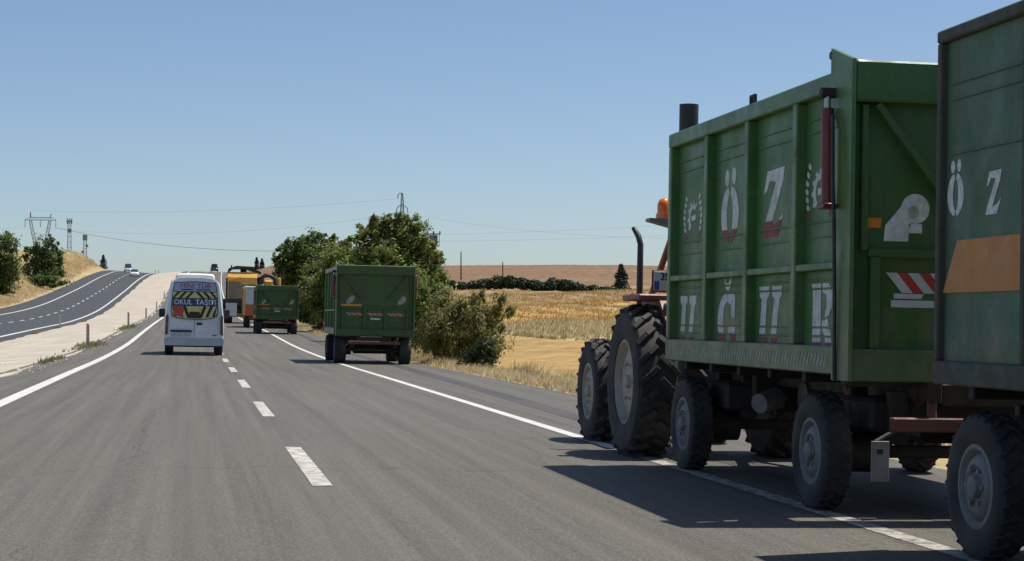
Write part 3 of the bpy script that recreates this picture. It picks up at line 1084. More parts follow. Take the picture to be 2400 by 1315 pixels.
    m.box(-0.80, 0.80, -0.16, -0.08, 0.60, 0.70, 0.01)
    for s in (-1, 1):
        m.bar((s * 0.5, -0.12, 0.64), (s * 0.47, -0.05, bot - 0.1), 0.07, 0.07)
    m.build('rear_subframe', 'chassis_red', t)
    MB().box(-0.72, 0.72, L - 1.35, L - 1.25, bot - 0.34, bot - 0.10, 0.01).build('turntable', 'chassis', t)
    MB().box(-0.35, -0.02, 1.9, 2.6, bot - 0.45, bot - 0.10, 0.02).build('tool_box', 'chassis', t)
    MB().box(0.10, 0.40, 1.6, 2.3, bot - 0.5, bot - 0.12, 0.02).build('tool_box', 'chassis', t)
    MB().box(-0.05, 0.80, 1.15, 3.45, 0.44, bot - 0.10, 0.05).build('underside_dark_filler', 'chassis', t)  # added dark block, hides the lit ground beyond so the underside reads shaded
    MB().box(-0.90, 0.90, L - 1.05, L - 0.35, 0.56, bot - 0.18, 0.03).build('front_bogie', 'chassis', t)
    MB().box(-0.85, 0.85, 0.15, 0.85, 0.58, bot - 0.18, 0.03).build('rear_bogie', 'chassis', t)
    if not detail:
        MB().box(-0.55, 0.55, 1.0, 1.2, 0.30, bot - 0.1, 0.04).build('middle_dark_filler', 'chassis', t)  # added on the far trailers only, makes the open underside read dark
    tank = MB().cyl((-0.55, 2.55, 0.72), (0.15, 2.55, 0.72), 0.14, n=18)
    tank.build('air_tank', 'tractor_grey', t, smooth=40)
    bc = MB().cyl((-0.82, 2.9, 0.66), (-0.62, 3.05, 0.70), 0.085, 0.095, n=16)
    bc.cyl((-0.62, 3.05, 0.70), (-0.52, 3.12, 0.72), 0.03, n=10)
    bc.build('brake_chamber', 'rim_grey', t, smooth=40)
    for ay in (0.50, L - 0.60):
        m = MB()
        m.box(-0.98, 0.98, ay - 0.045, ay + 0.045, 0.375, 0.465, 0.01)
        for s in (-1, 1):
            for k in range(4):
                ln = 0.46 - 0.09 * k
                m.box(s * 0.62, s * 0.72, ay - ln, ay + ln, 0.47 + 0.022 * (3 - k) - (0.0), 0.49 + 0.022 * (3 - k), 0.003)
            m.box(s * 0.60, s * 0.74, ay + 0.36, ay + 0.44, 0.50, bot - 0.12, 0.01)
            m.box(s * 0.60, s * 0.74, ay - 0.44, ay - 0.36, 0.50, bot - 0.12, 0.01)
            m.cyl((s * 0.66, ay, 0.42), (s * 0.92, ay, 0.42), 0.15, n=18)
        m.build('axle', 'chassis', t, smooth=40)
        for s in (-1, 1):
            wheel(t, s * (1.09 if detail else 1.0), ay, 0.42, 0.20 if detail else 0.36, 0.235, 'rim_grey', s, 26, 0.012, -0.045)
    if detail:
        fl = MB().box(-0.98, -0.85, -0.23, -0.215, 0.26, 0.54, 0.004).build('hanging_plate', 'rim_grey', t)
        m = MB(); m.box(-0.94, -0.90, -0.237, -0.2315, 0.45, 0.49, 0.001)
        m.build('plate_mark', 'ink', fl)
        MB().bar((-0.95, -0.21, 0.53), (-0.75, -0.13, 0.62), 0.03, 0.03).build('plate_bracket', 'chassis', t)
    m = MB()
    m.bar((-0.35, L - 0.7, 0.66), (0, L + 0.85, 0.55), 0.09, 0.10)
    m.bar((0.35, L - 0.7, 0.66), (0, L + 0.85, 0.55), 0.09, 0.10)
    m.cyl((0, L + 0.84, 0.55), (0, L + 1.0, 0.54), 0.05, n=12)
    m.build('drawbar', 'chassis_red', t, smooth=40)
    return t


def trailer_at(label, X, Y, **kw):
    return make_trailer(label, (X, Y, rz_(X, Y)), **kw)


t1 = trailer_at('green trailer with white stencilled letters in eight bays, hitched right behind the tractor', 5.60, 12.60)
m = MB().cyl((-0.98, 4.80, 2.75), (-0.98, 4.80, 3.44), 0.092, n=24)
m.build('pipe_stub', 'black_metal', t1, smooth=40)
m = MB().tube([(-1.16, 2.06, 3.12), (-1.16, 2.06, 3.20), (-1.16, 2.16, 3.20), (-1.16, 2.16, 3.12)], 0.018, 8)
m.build('lifting_lug', 'black_metal', t1, smooth=40)
for s in (-1, 1):
    m = MB()
    m.cyl((s * 1.16, 0.09, 3.12), (s * 1.16, 0.09, 3.24), 0.022, n=10)
    m.cyl((s * 1.16 - 0.05, 0.09, 3.25), (s * 1.16 + 0.05, 0.09, 3.25), 0.03, n=10)
    m.build('gate_hinge', 'black_metal', t1, smooth=40)
t2 = trailer_at('dull green trailer with rusty frame and an orange patch on its side', 5.60, 6.08, style='B')
t3 = trailer_at('green trailer with a long orange bar on its tailgate beside the leafy trees', 5.46, 57.4, top=2.98, detail=False, bot=0.90)
t4 = trailer_at('low green trailer close behind the yellow harvester and the white box truck', 4.72, 108.0, top=2.74, detail=False, bot=0.90)

# ------------------------------------------------------------------ tractor
TX, TY = 5.20, 18.55
tr = thing('tractor', 'dusty red farm tractor with an orange beacon pulling the lettered trailer', 'tractor', (TX, TY, rz_(TX, TY)), 0, 0.02)
for s in (-1, 1):
    wheel(tr, s * 0.72, 0, 0.74, 0.42, 0.42, 'rim_cream', s, 22, 0.045, -0.10)
    wheel(tr, s * 0.66, 2.28, 0.56, 0.30, 0.31, 'rim_cream', s, 18, 0.035, -0.08)
m = MB()
m.box(-0.26, 0.26, -0.30, 1.2, 0.55, 0.98, 0.04)
m.box(-0.20, 0.20, 1.2, 2.5, 0.62, 0.95, 0.04)
m.cyl((-0.55, 0, 0.74), (0.55, 0, 0.74), 0.13, n=18)
m.box(-0.55, 0.55, 2.22, 2.34, 0.48, 0.62, 0.02)
m.build('transmission', 'tractor_grey', tr, smooth=40)
m = MB()
m.prism([(1.0, 0.95), (2.75, 0.92), (2.78, 1.28), (2.68, 1.42), (1.9, 1.50), (1.0, 1.54)], lambda u, v, tt: (tt, u, v), -0.29, 0.29)
m.build('hood', 'tractor_red', tr)
MB().box(-0.24, 0.24, 2.775, 2.80, 0.98, 1.30, 0.01).build('grille', 'black_metal', tr)
for s in (-1, 1):
    m = MB()
    m.box(s * 0.34, s * 0.84, -0.30, 0.42, 1.56, 1.63, 0.02)
    m.prism([(-0.30, 1.57), (-0.60, 1.34), (-0.62, 1.28), (-0.26, 1.50), (0.42, 1.50), (0.80, 1.20), (0.84, 1.26), (0.42, 1.57)],
            lambda u, v, tt: (s * tt, u, v), 0.40, 0.62)
    m.build('fender', 'tractor_red', tr)
    MB().box(s * 0.36, s * 0.60, -0.50, -0.20, 1.22, 1.54, 0.02).build('fender_box', 'tractor_grey', tr)
    MB().box(s * 0.36, s * 0.56, -0.52, -0.505, 1.30, 1.345, 0.006).build('tail_lamp', 'lamp_white', tr)
    MB().bar((s * 0.52, 0.50, 1.60), (s * 0.40, -0.02, 2.32), 0.055, 0.055).build('roll_bar_post', 'tractor_red', tr)
MB().box(-0.44, 0.44, -0.06, 0.0, 2.30, 2.36, 0.012).build('roll_bar_top', 'tractor_red', tr)
m = MB()
m.tube([(-0.52, 0.98, 1.50), (-0.52, 0.98, 1.72), (-0.52, 0.98, 2.18), (-0.535, 1.02, 2.27), (-0.57, 1.10, 2.36)], [0.030, 0.036, 0.033, 0.032, 0.026], 12)
m.build('exhaust_pipe', 'black_metal', tr, smooth=40)
m = MB()
m.cyl((-0.49, 0.10, 2.390), (-0.49, 0.10, 2.460), 0.085, 0.085, n=20)
m.tube([(-0.49, 0.10, 2.460), (-0.49, 0.10, 2.560), (-0.49, 0.10, 2.605), (-0.49, 0.10, 2.625)], [0.072, 0.070, 0.050, 0.01], 20)
bc = m.build('beacon', 'beacon', tr, smooth=40)
m = MB()
m.prism([(-0.66, 2.380), (-0.42, 2.320), (-0.26, 2.360), (-0.26, 2.400), (-0.66, 2.410)], lambda u, v, tt: (u, tt, v), 0.0, 0.2)
m.build('beacon_bracket', 'rim_grey', bc)
pl = MB().box(-0.65, -0.31, -0.16, -0.145, 1.665, 1.86, 0.004).build('number_plate', 'plate', tr)
MB().box(-0.645, -0.595, -0.166, -0.162, 1.672, 1.76, 0.001).build('plate_band', 'plate_blue', pl)
MB().box(-0.665, -0.295, -0.144, -0.125, 1.65, 1.875, 0.004).build('plate_frame', 'chassis_red', pl)
text_mesh(pl, '35 PF', 0.105, 'ink', lambda u, v, tt: (-0.48 + u, -0.163, 1.775 + v), squeeze=0.85, bold=0.003)
text_mesh(pl, '07', 0.105, 'ink', lambda u, v, tt: (-0.46 + u, -0.163, 1.685 + v), squeeze=0.9, bold=0.003)
m = MB()
m.box(-0.22, 0.22, 0.0, 0.42, 1.12, 1.22, 0.04)
m.box(-0.22, 0.22, -0.06, 0.02, 1.18, 1.52, 0.03)
m.build('seat', 'black_metal', tr)
m = MB()
m.lathe([(0.19, -0.012), (0.20, 0.0), (0.19, 0.012), (0.178, 0.0)], n=24, closed=True)
st = m.build('steering_wheel', 'black_metal', tr, smooth=60)
st.rotation_euler = (0, R(65), R(90))
st.location = (0, 0.72, 1.48)
MB().cyl((0, 1.0, 1.15), (0, 0.72, 1.48), 0.025, n=8).build('steering_column', 'black_metal', tr)
m = MB()
for s in (-1, 1):
    m.bar((s * 0.30, -0.25, 0.55), (s * 0.36, -1.0, 0.50), 0.05, 0.06)
m.box(-0.08, 0.08, -0.75, -0.2, 0.48, 0.56, 0.01)
m.bar((-0.45, -0.3, 1.15), (-0.20, -0.55, 0.80), 0.05, 0.05)
m.build('hitch', 'chassis', tr)

# ------------------------------------------------------------------ lofted bodies (van, cars)
def loft(secs, mi=0):
    m = MB()
    n = len(secs[0])
    vs = [p for s_ in secs for p in s_]
    fs = []
    for i in range(len(secs) - 1):
        for k in range(n):
            k2 = (k + 1) % n
            fs.append((i * n + k, i * n + k2, (i + 1) * n + k2, (i + 1) * n + k))
    fs.append(tuple(range(n)))
    fs.append(tuple((len(secs) - 1) * n + k for k in reversed(range(n))))
    return m.add(vs, fs, mi)


def ring(half):
    """half profile (half width, z) from bottom to top -> closed ring"""
    return [(hw, z) for hw, z in half] + [(-hw, z) for hw, z in reversed(half)]


VX, VY = 0.03, 65.0
van = thing('minibus', 'white school minibus with yellow and black warning chevrons on its rear window', 'minibus', (VX, VY, rz_(VX, VY)), 0, 0.02)
VH = [(0.80, 0.36), (0.97, 0.40), (1.00, 0.62), (1.01, 1.05), (0.99, 1.30), (0.935, 1.80), (0.865, 2.30), (0.83, 2.46), (0.76, 2.56), (0.60, 2.62), (0.30, 2.65), (0.05, 2.655)]


def lean(z):
    return max(0.0, z - 1.25) * 0.11


def vsec(y, kx=1.0, top=2.655, rear=1.0, low=0.36):
    out = []
    for hw, z in ring(VH):
        zz = low + (z - 0.36) * (top - low) / (2.655 - 0.36)
        out.append((hw * kx, y + lean(zz) * rear, zz))
    return out


body = loft([vsec(0.0, 0.955), vsec(0.035, 0.985), vsec(0.10, 1.0), vsec(2.5, 1.0, rear=0.3), vsec(4.1, 1.0, 2.64, 0), vsec(4.45, 0.99, 2.45, 0), vsec(4.95, 0.985, 1.75, 0), vsec(5.25, 0.98, 1.32, 0),
             vsec(5.75, 0.94, 1.12, 0), vsec(5.95, 0.82, 0.92, 0)]).build('body', 'van_white', van, smooth=50)


def vr(u, v, tt):
    return (u, lean(v) - 0.004 - tt, v)


def vpoly(name, poly, mat, t0, t1, parent=van):
    m = MB()
    m.prism(poly, vr, t0, t1)
    return m.build(name, mat, parent)


win = [(-0.76, 1.34), (-0.60, 1.27), (-0.30, 1.235), (0, 1.225), (0.30, 1.235), (0.60, 1.27), (0.76, 1.34), (0.80, 1.50), (0.785, 1.9), (0.74, 2.3), (0.70, 2.50), (0.0, 2.545), (-0.70, 2.50),
       (-0.74, 2.3), (-0.785, 1.9), (-0.80, 1.50)]
glassp = vpoly('rear_window', win, 'glass', 0.0, 0.006)
vpoly('window_film', [(-0.72, 2.20), (0.72, 2.20), (0.685, 2.47), (0, 2.51), (-0.685, 2.47)], 'film', 0.006, 0.009, glassp)
sgn = vpoly('warning_board', [(-0.72, 1.37), (-0.58, 1.30), (-0.3, 1.265), (0, 1.255), (0.3, 1.265), (0.58, 1.30), (0.72, 1.37), (0.77, 1.50), (0.735, 2.17), (-0.735, 2.17), (-0.77, 1.50)], 'sign_yellow', 0.006, 0.009, glassp)
for s in (-1, 1):
    for k in range(3):                       # upper stripes lean to the middle, lower ones lean out
        x0 = 0.03 + 0.23 * k
        m = MB()
        m.prism([(s * x0, 2.17), (s * (x0 + 0.11), 2.17), (s * min(0.76, x0 + 0.30), 1.965), (s * min(0.74, x0 + 0.19), 1.965)], vr, 0.010, 0.012)
        m.build('chevron', 'sign_black', sgn)
        x0 = 0.14 + 0.22 * k
        zb = 1.285 + 0.028 * k
        m = MB()
        m.prism([(s * (x0 + 0.0), zb), (s * (x0 + 0.11), zb + 0.01), (s * min(0.76, x0 + 0.27), 1.695), (s * min(0.74, x0 + 0.16), 1.695)], vr, 0.010, 0.012)
        m.build('chevron', 'sign_black', sgn)
m = MB()
m.prism([(-0.21, 1.275), (0.21, 1.275), (0.17, 1.50), (-0.17, 1.50)], vr, 0.012, 0.014)
m.build('chevron_centre', 'sign_black', sgn)
vpoly('text_band', [(-0.755, 1.69), (0.755, 1.69), (0.74, 1.965), (-0.74, 1.965)], 'sign_navy', 0.010, 0.013, sgn)
text_mesh(sgn, 'OKUL', 0.245, 'sign_white', lambda u, v, tt: (-0.40 + u, lean(1.75 + v) - 0.019, 1.745 + v), bold=0.004, squeeze=0.95)
text_mesh(sgn, 'TAŞITI', 0.245, 'sign_white', lambda u, v, tt: (0.37 + u, lean(1.75 + v) - 0.019, 1.745 + v), bold=0.004, squeeze=0.95)
vpoly('red_sticker', [(-0.72, 1.40), (-0.40, 1.30), (-0.36, 1.55), (-0.42, 1.70), (-0.70, 1.70)], 'sign_red', 0.013, 0.016, sgn)
text_mesh(glassp, 'MINI TUR', 0.225, 'sign_maroon', lambda u, v, tt: (0.0 + u, lean(2.3 + v) - 0.016, 2.305 + v), shear=0.1, squeeze=1.1)
m = MB()
m.prism([(-0.46, 2.235), (-0.06, 2.235), (-0.06, 2.275), (-0.46, 2.275)], vr, 0.010, 0.013)
m.prism([(0.04, 2.235), (0.52, 2.235), (0.52, 2.275), (0.04, 2.275)], vr, 0.010, 0.013)
m.build('small_print_bar', 'sign_navy', glassp)
door = vpoly('rear_door_gap', [(-0.006, 0.60), (0.006, 0.60), (0.006, 1.22), (-0.006, 1.22)], 'chassis', 0.0, 0.003)
m = MB()
m.prism(ell(0.17, 1.09, 0.115, 0.045, 0, 2 * PI, 18)[:-1], vr, 0.0, 0.018)
m.build('oval_badge', 'black_metal', van)
for s in (-1, 1):
    m = MB()
    m.prism([(s * 0.985, 0.70), (s * 0.885, 0.72), (s * 0.88, 1.34), (s * 0.945, 1.40), (s * 0.968, 1.34)], vr, -0.03, 0.022)
    tl = m.build('tail_lamp', 'tail_lamp', van)
    m = MB()
    m.prism([(s * 0.972, 1.0), (s * 0.905, 1.0), (s * 0.90, 1.10), (s * 0.968, 1.10)], vr, 0.022, 0.026)
    m.build('lamp_lens', 'tail_red', tl)
    wheel(van, s * 0.86, 1.15, 0.345, 0.26, 0.21, 'rim_grey', s, 0, 0, -0.05)
    wheel(van, s * 0.86, 4.75, 0.345, 0.26, 0.21, 'rim_grey', s, 0, 0, -0.05)
    m = MB()
    m.box(s * 1.00, s * 1.10, 4.62, 4.66, 1.38, 1.44, 0.01)
    m.box(s * 1.06, s * 1.28, 4.60, 4.70, 1.30, 1.62, 0.035)
    m.build('door_mirror', 'black_metal', van)
    for k, (ya, yb) in enumerate(((0.45, 1.55), (1.65, 2.75), (2.85, 3.75), (3.9, 4.5))):
        m = MB()
        xa = 0.99 + 0.006
        m.prism([(ya, 1.42), (yb, 1.42), (yb, 2.12), (ya, 2.12)], lambda u, v, tt: (s * (np.interp(v, [1.3, 1.8, 2.3], [0.99, 0.935, 0.865]) + tt), u, v), -0.01, 0.008)
        m.build('side_window', 'glass', van)
m = MB()
m.prism([(-0.98, 0.34), (0.98, 0.34), (1.005, 0.45), (1.0, 0.60), (-1.0, 0.60), (-1.005, 0.45)], lambda u, v, tt: (u, -0.09 * (1 - (u / 1.1) ** 4) - tt * 0.0 + tt, v), 0.0, 0.10)
m.build('bumper', 'van_bumper', van)
m = MB(); m.box(-0.82, 0.82, -0.02, 0.3, 0.29, 0.345, 0.02)
m.build('under_tray', 'chassis', van)
pr = MB().box(-0.78, -0.10, -0.03, -0.002, 0.66, 0.86, 0.01).build('plate_recess', 'van_bumper', van)
MB().box(-0.80, -0.08, -0.06, -0.003, 0.80, 0.87, 0.01).build('plate_grip', 'black_metal', pr)
np_ = MB().box(-0.69, -0.17, -0.038, -0.031, 0.675, 0.785, 0.002).build('number_plate', 'plate', pr)
m = MB()
m.box(-0.58, -0.53, -0.0405, -0.0385, 0.70, 0.75, 0.0005)
m.box(-0.42, -0.36, -0.0405, -0.0385, 0.70, 0.75, 0.0005)
m.build('plate_mark', 'sign_white', np_)
m = MB(); m.box(0.62, 0.76, -0.012, -0.003, 0.685, 0.72, 0.002)
m.build('model_badge', 'tractor_grey', van)
m = MB()
sec = []
for yy, kx, kz in ((0.32, 0.94, 0.75), (0.45, 1.0, 1.0), (1.75, 1.0, 1.0), (2.0, 0.9, 0.35)):
    sec.append([(hw * kx, yy, 2.60 + (z * kz)) for hw, z in ring([(0.66, 0.0), (0.67, 0.06), (0.65, 0.15), (0.60, 0.20), (0.4, 0.22), (0.05, 0.225)])])
loft(sec).build('roof_unit', 'roof_white', van, smooth=40)


def make_car(name, label, cat, col, X, Y, zf, rz, kind='sedan', group=None):
    loc = (X + float(cx(Y)), Y, float(zf(X, Y)))
    slope = math.atan2(float(g(Y + 3) - g(Y - 3)), 6)
    c = thing(name, label, cat, loc, rz, 0.0, group, pitch=slope if abs(rz) < 1 else -slope)
    c.rotation_mode = 'XYZ'
    hb = 1.42 if kind == 'sedan' else 1.86
    dims = dict(w=0.89 if kind != 'van' else 0.90)
    Wd = dims['w']
    low = [(0.70, 0.22), (Wd - 0.02, 0.28), (Wd, 0.55), (Wd - 0.02, 0.78), (Wd - 0.10, 0.90), (0.4, 0.94), (0.05, 0.95)]

    def s_(y, kx, k2, z0=0.22):
        return [(hw * kx, y, z0 + (z - 0.22) * k2) for hw, z in ring(low)]
    loft([s_(-2.2, 0.86, 0.86), s_(-2.08, 0.95, 0.98), s_(-1.2, 1, 1), s_(0.9, 1, 1.0), s_(1.75, 0.97, 0.88), s_(2.1, 0.88, 0.70), s_(2.2, 0.78, 0.55)]).build('body', col, c, smooth=45)
    cab = [(Wd - 0.09, 0.0), (Wd - 0.12, 0.10), (Wd - 0.24, 0.85), (Wd - 0.30, 0.97), (0.3, 1.0), (0.05, 1.0)]
    hh = hb - 0.88

    def k_(y, kz, kx=1.0):
        return [(hw * kx, y, 0.88 + z * hh * kz) for hw, z in ring(cab)]
    if kind == 'sedan':
        gl = loft([k_(-1.75, 0.05), k_(-1.0, 0.97), k_(0.1, 1.0), k_(0.95, 0.05)])
    else:
        gl = loft([k_(-2.1, 0.1), k_(-1.95, 0.97), k_(0.2, 1.0), k_(1.2, 0.05)])
    gl.build('window_band', 'glass', c, smooth=45)
    rl = loft([[(hw * 0.93, yv, z) for hw, z in ring([(Wd - 0.27, hb - 0.05), (Wd - 0.29, hb - 0.005), (Wd - 0.36, hb + 0.022), (0.05, hb + 0.028)])]
               for yv in ((-0.95, 0.1) if kind == 'sedan' else (-1.9, 0.2))])
    rl.build('roof', col, c, smooth=45)
    for s in (-1, 1):
        wheel(c, s * 0.76, -1.35, 0.31, 0.20, 0.20, 'rim_grey', s)
        wheel(c, s * 0.76, 1.35, 0.31, 0.20, 0.20, 'rim_grey', s)
        MB().box(s * 0.50, s * 0.78, 2.02, 2.12, 0.56, 0.68, 0.02).build('headlight', 'lamp_white', c)
        MB().box(s * 0.52, s * 0.80, -2.20, -2.08, 0.62, 0.78, 0.02).build('tail_lamp', 'tail_red', c)
        MB().box(s * (Wd + 0.00), s * (Wd + 0.16), 0.62, 0.72, 0.92, 1.04, 0.02).build('door_mirror', col, c)
    MB().box(-0.74, 0.74, 2.04, 2.19, 0.24, 0.44, 0.03).build('bumper', 'black_metal', c)
    return c


make_car('car', 'white sedan coming down the opposite carriageway beside the pale median', 'car', 'car_white', -13.3, 395, opp_z, PI)
make_car('car', 'silver high-roofed car coming over the crest behind the white sedan', 'car', 'car_silver', -16.6, 432, opp_z, PI, 'van')
make_car('car', 'dark slate car driving away over the crest ahead of the minibus', 'car', 'car_dark', 2.6, 436, road_z, 0, 'van')

# ------------------------------------------------------------------ forage harvester
HX, HY = 4.38, 146.0
hv = thing('forage_harvester', 'yellow forage harvester with a black discharge spout driving ahead of the trailers', 'harvester', (HX, HY, rz_(HX, HY)), 0, 0.02)
m = MB()
m.prism([(0.0, 1.75), (0.0, 3.55), (0.35, 3.98), (2.6, 4.02), (3.2, 3.3), (4.6, 2.9), (4.6, 1.1), (1.2, 1.0)], lambda u, v, tt: (tt, u, v), -1.80, 0.45)
m.build('engine_cover', 'harv_yellow', hv)
MB().box(-1.72, -0.80, -0.07, -0.005, 1.90, 3.20, 0.03).build('rear_panel', 'harv_tan', hv)
MB().box(-1.92, -1.806, 0.05, 1.6, 1.3, 3.5, 0.02).build('side_column', 'black_metal', hv)
MB().bar((-1.86, -0.06, 3.28), (-0.75, -0.06, 3.62), 0.05, 0.14, 0.02, up=(0, 1, 0)).build('hood_lip', 'harv_yellow', hv)
for k in range(7):
    MB().box(-0.25, 0.40, -0.05, -0.005, 1.9 + k * 0.17, 1.99 + k * 0.17, 0.01).build('cooling_slat', 'black_metal', hv)
MB().box(-1.75, 1.35, 0.4, 4.4, 0.80, 1.24, 0.05).build('chassis_frame', 'black_metal', hv)
MB().box(-1.90, -1.05, -0.16, -0.12, 0.55, 1.58, 0.01).build('white_board', 'refl_white', hv)
MB().box(-1.9, -0.72, -0.115, 0.45, 1.42, 1.88, 0.03).build('rear_bumper', 'black_metal', hv)
MB().box(-0.70, -0.30, -0.10, 0.3, 0.75, 3.1, 0.03).build('ladder_post', 'harv_tan', hv)
for s in (-1, 1):
    wheel(hv, -0.4 + s * 1.20, 0.85, 0.62, 0.45, 0.33, 'rim_cream', s, 18, 0.03, -0.08)
    wheel(hv, -0.4 + s * 1.35, 4.0, 0.95, 0.65, 0.45, 'rim_cream', s, 20, 0.05, -0.1)
m = MB()
m.prism([(4.65, 1.6), (4.65, 3.3), (4.8, 3.45), (6.0, 3.45), (6.3, 2.6), (6.2, 1.6)], lambda u, v, tt: (tt, u, v), -1.25, 0.45)
m.build('cab', 'glass', hv)
MB().box(-1.3, 0.5, 4.62, 6.15, 3.46, 3.60, 0.05).build('cab_roof', 'harv_yellow', hv)
m = MB()
m.prism([(-1.86, 3.82), (-1.74, 4.25), (-1.15, 4.46), (0.1, 4.42), (0.4, 4.18), (0.75, 4.02), (0.75, 3.84), (0.1, 4.05), (-0.6, 4.22), (-1.45, 4.18)], lambda u, v, tt: (u, tt, v), 0.3, 1.5)
sp = m.build('discharge_spout', 'black_metal', hv)
MB().bar((-1.62, 0.6, 4.05), (-1.50, 0.6, 4.52), 0.10, 0.10).build('spout_flap', 'black_metal', sp)
m = MB(); m.tube([(-0.4, 3.9, 2.9), (-0.4, 3.7, 3.7), (-0.5, 3.0, 4.05), (-0.6, 1.2, 4.1)], 0.24, 12)
m.build('spout_tube', 'black_metal', sp, smooth=40)
MB().box(0.46, 1.0, 0.75, 1.2, 3.1, 3.62, 0.08).build('fold_beam', 'black_metal', hv)
hd = MB()
hd.tube([(0.62, 0.6, 2.9), (0.75, 0.6, 3.50), (1.05, 0.6, 3.76), (1.45, 0.6, 3.76), (1.82, 0.6, 3.52), (1.94, 0.6, 2.9), (1.9, 0.6, 1.9)], 0.17, 10)
hd.build('folded_arm', 'black_metal', hv, smooth=40)
MB().box(1.0, 1.68, 0.85, 1.7, 1.4, 3.42, 0.12).build('side_tank', 'harv_yellow', hv)
MB().box(2.08, 2.30, 0.55, 1.3, 2.2, 3.62, 0.08).build('side_guard', 'harv_yellow', hv)
m = MB()
m.box(-1.9, 1.7, 6.4, 7.6, 0.5, 1.5, 0.1)
m.build('header', 'harv_yellow', hv)

# ------------------------------------------------------------------ box truck in front of the low trailer
BX, BY = 4.50, 127.0
bt = thing('box_truck', 'white box truck with an orange lower panel, half hidden by the low green trailer', 'truck', (BX, BY, rz_(BX, BY)), 0, 0.02)
MB().box(-1.08, 1.08, 0.0, 4.2, 0.80, 1.55, 0.03).build('lower_body', 'truck_orange', bt)
MB().box(-1.08, 1.08, 0.0, 4.2, 1.556, 2.66, 0.03).build('box', 'truck_white', bt)
MB().box(-1.14, 1.14, -0.06, 4.26, 2.665, 2.80, 0.04).build('box_roof', 'roof_white', bt)
for s in (-1, 1):
    MB().box(s * 1.06, s * 1.17, -0.045, 0.09, 0.84, 2.66, 0.01).build('corner_post', 'harv_yellow', bt)
    MB().box(s * 0.30, s * 0.80, -0.03, -0.003, 0.60, 0.74, 0.01).build('tail_lamp', 'tail_red', bt)
    wheel(bt, s * 0.88, 0.95, 0.44, 0.34, 0.25, 'rim_grey', s, 0, 0, -0.05)
    wheel(bt, s * 0.90, 5.0, 0.44, 0.26, 0.25, 'rim_grey', s, 0, 0, -0.05)
MB().box(-0.012, 0.012, -0.02, -0.003, 0.9, 2.62, 0.003).build('door_gap', 'chassis', bt)
MB().box(-0.95, 0.95, 0.05, 5.9, 0.52, 0.79, 0.03).build('chassis_frame', 'chassis', bt)
m = MB()
m.prism([(4.35, 0.6), (4.35, 2.25), (4.6, 2.35), (5.6, 2.3), (6.1, 1.5), (6.15, 0.6)], lambda u, v, tt: (tt, u, v), -1.0, 1.0)
m.build('cab', 'truck_orange', bt)
m = MB()
m.prism([(4.7, 1.5), (4.7, 2.15), (5.5, 2.15), (5.85, 1.5)], lambda u, v, tt: (tt, u, v), -1.006, 1.006)
m.build('cab_window', 'glass', bt)

# ------------------------------------------------------------------ vegetation
def leaf_quads(pts, nrm, size, rg, asp=1.6, wind=None):
    n = len(pts)
    r1 = rg.normal(size=(n, 3))
    nrm = nrm + r1 * 0.75
    nrm /= np.linalg.norm(nrm, axis=1, keepdims=True) + 1e-9
    if wind is not None:
        a = np.tile(np.asarray(wind, float), (n, 1)) + rg.normal(size=(n, 3)) * 0.55
    else:
        a = rg.normal(size=(n, 3))
    a -= nrm * np.sum(a * nrm, 1, keepdims=True)
    a /= np.linalg.norm(a, axis=1, keepdims=True) + 1e-9
    b = np.cross(nrm, a)
    s = size * rg.uniform(0.6, 1.35, size=(n, 1))
    A = a * s * asp * 0.5
    B = b * s * 0.5
    q = np.stack([pts - A, pts - B * 0.9 + A * 0.1, pts + A, pts + B * 0.9 + A * 0.1], 1)
    return q.reshape(-1, 3)


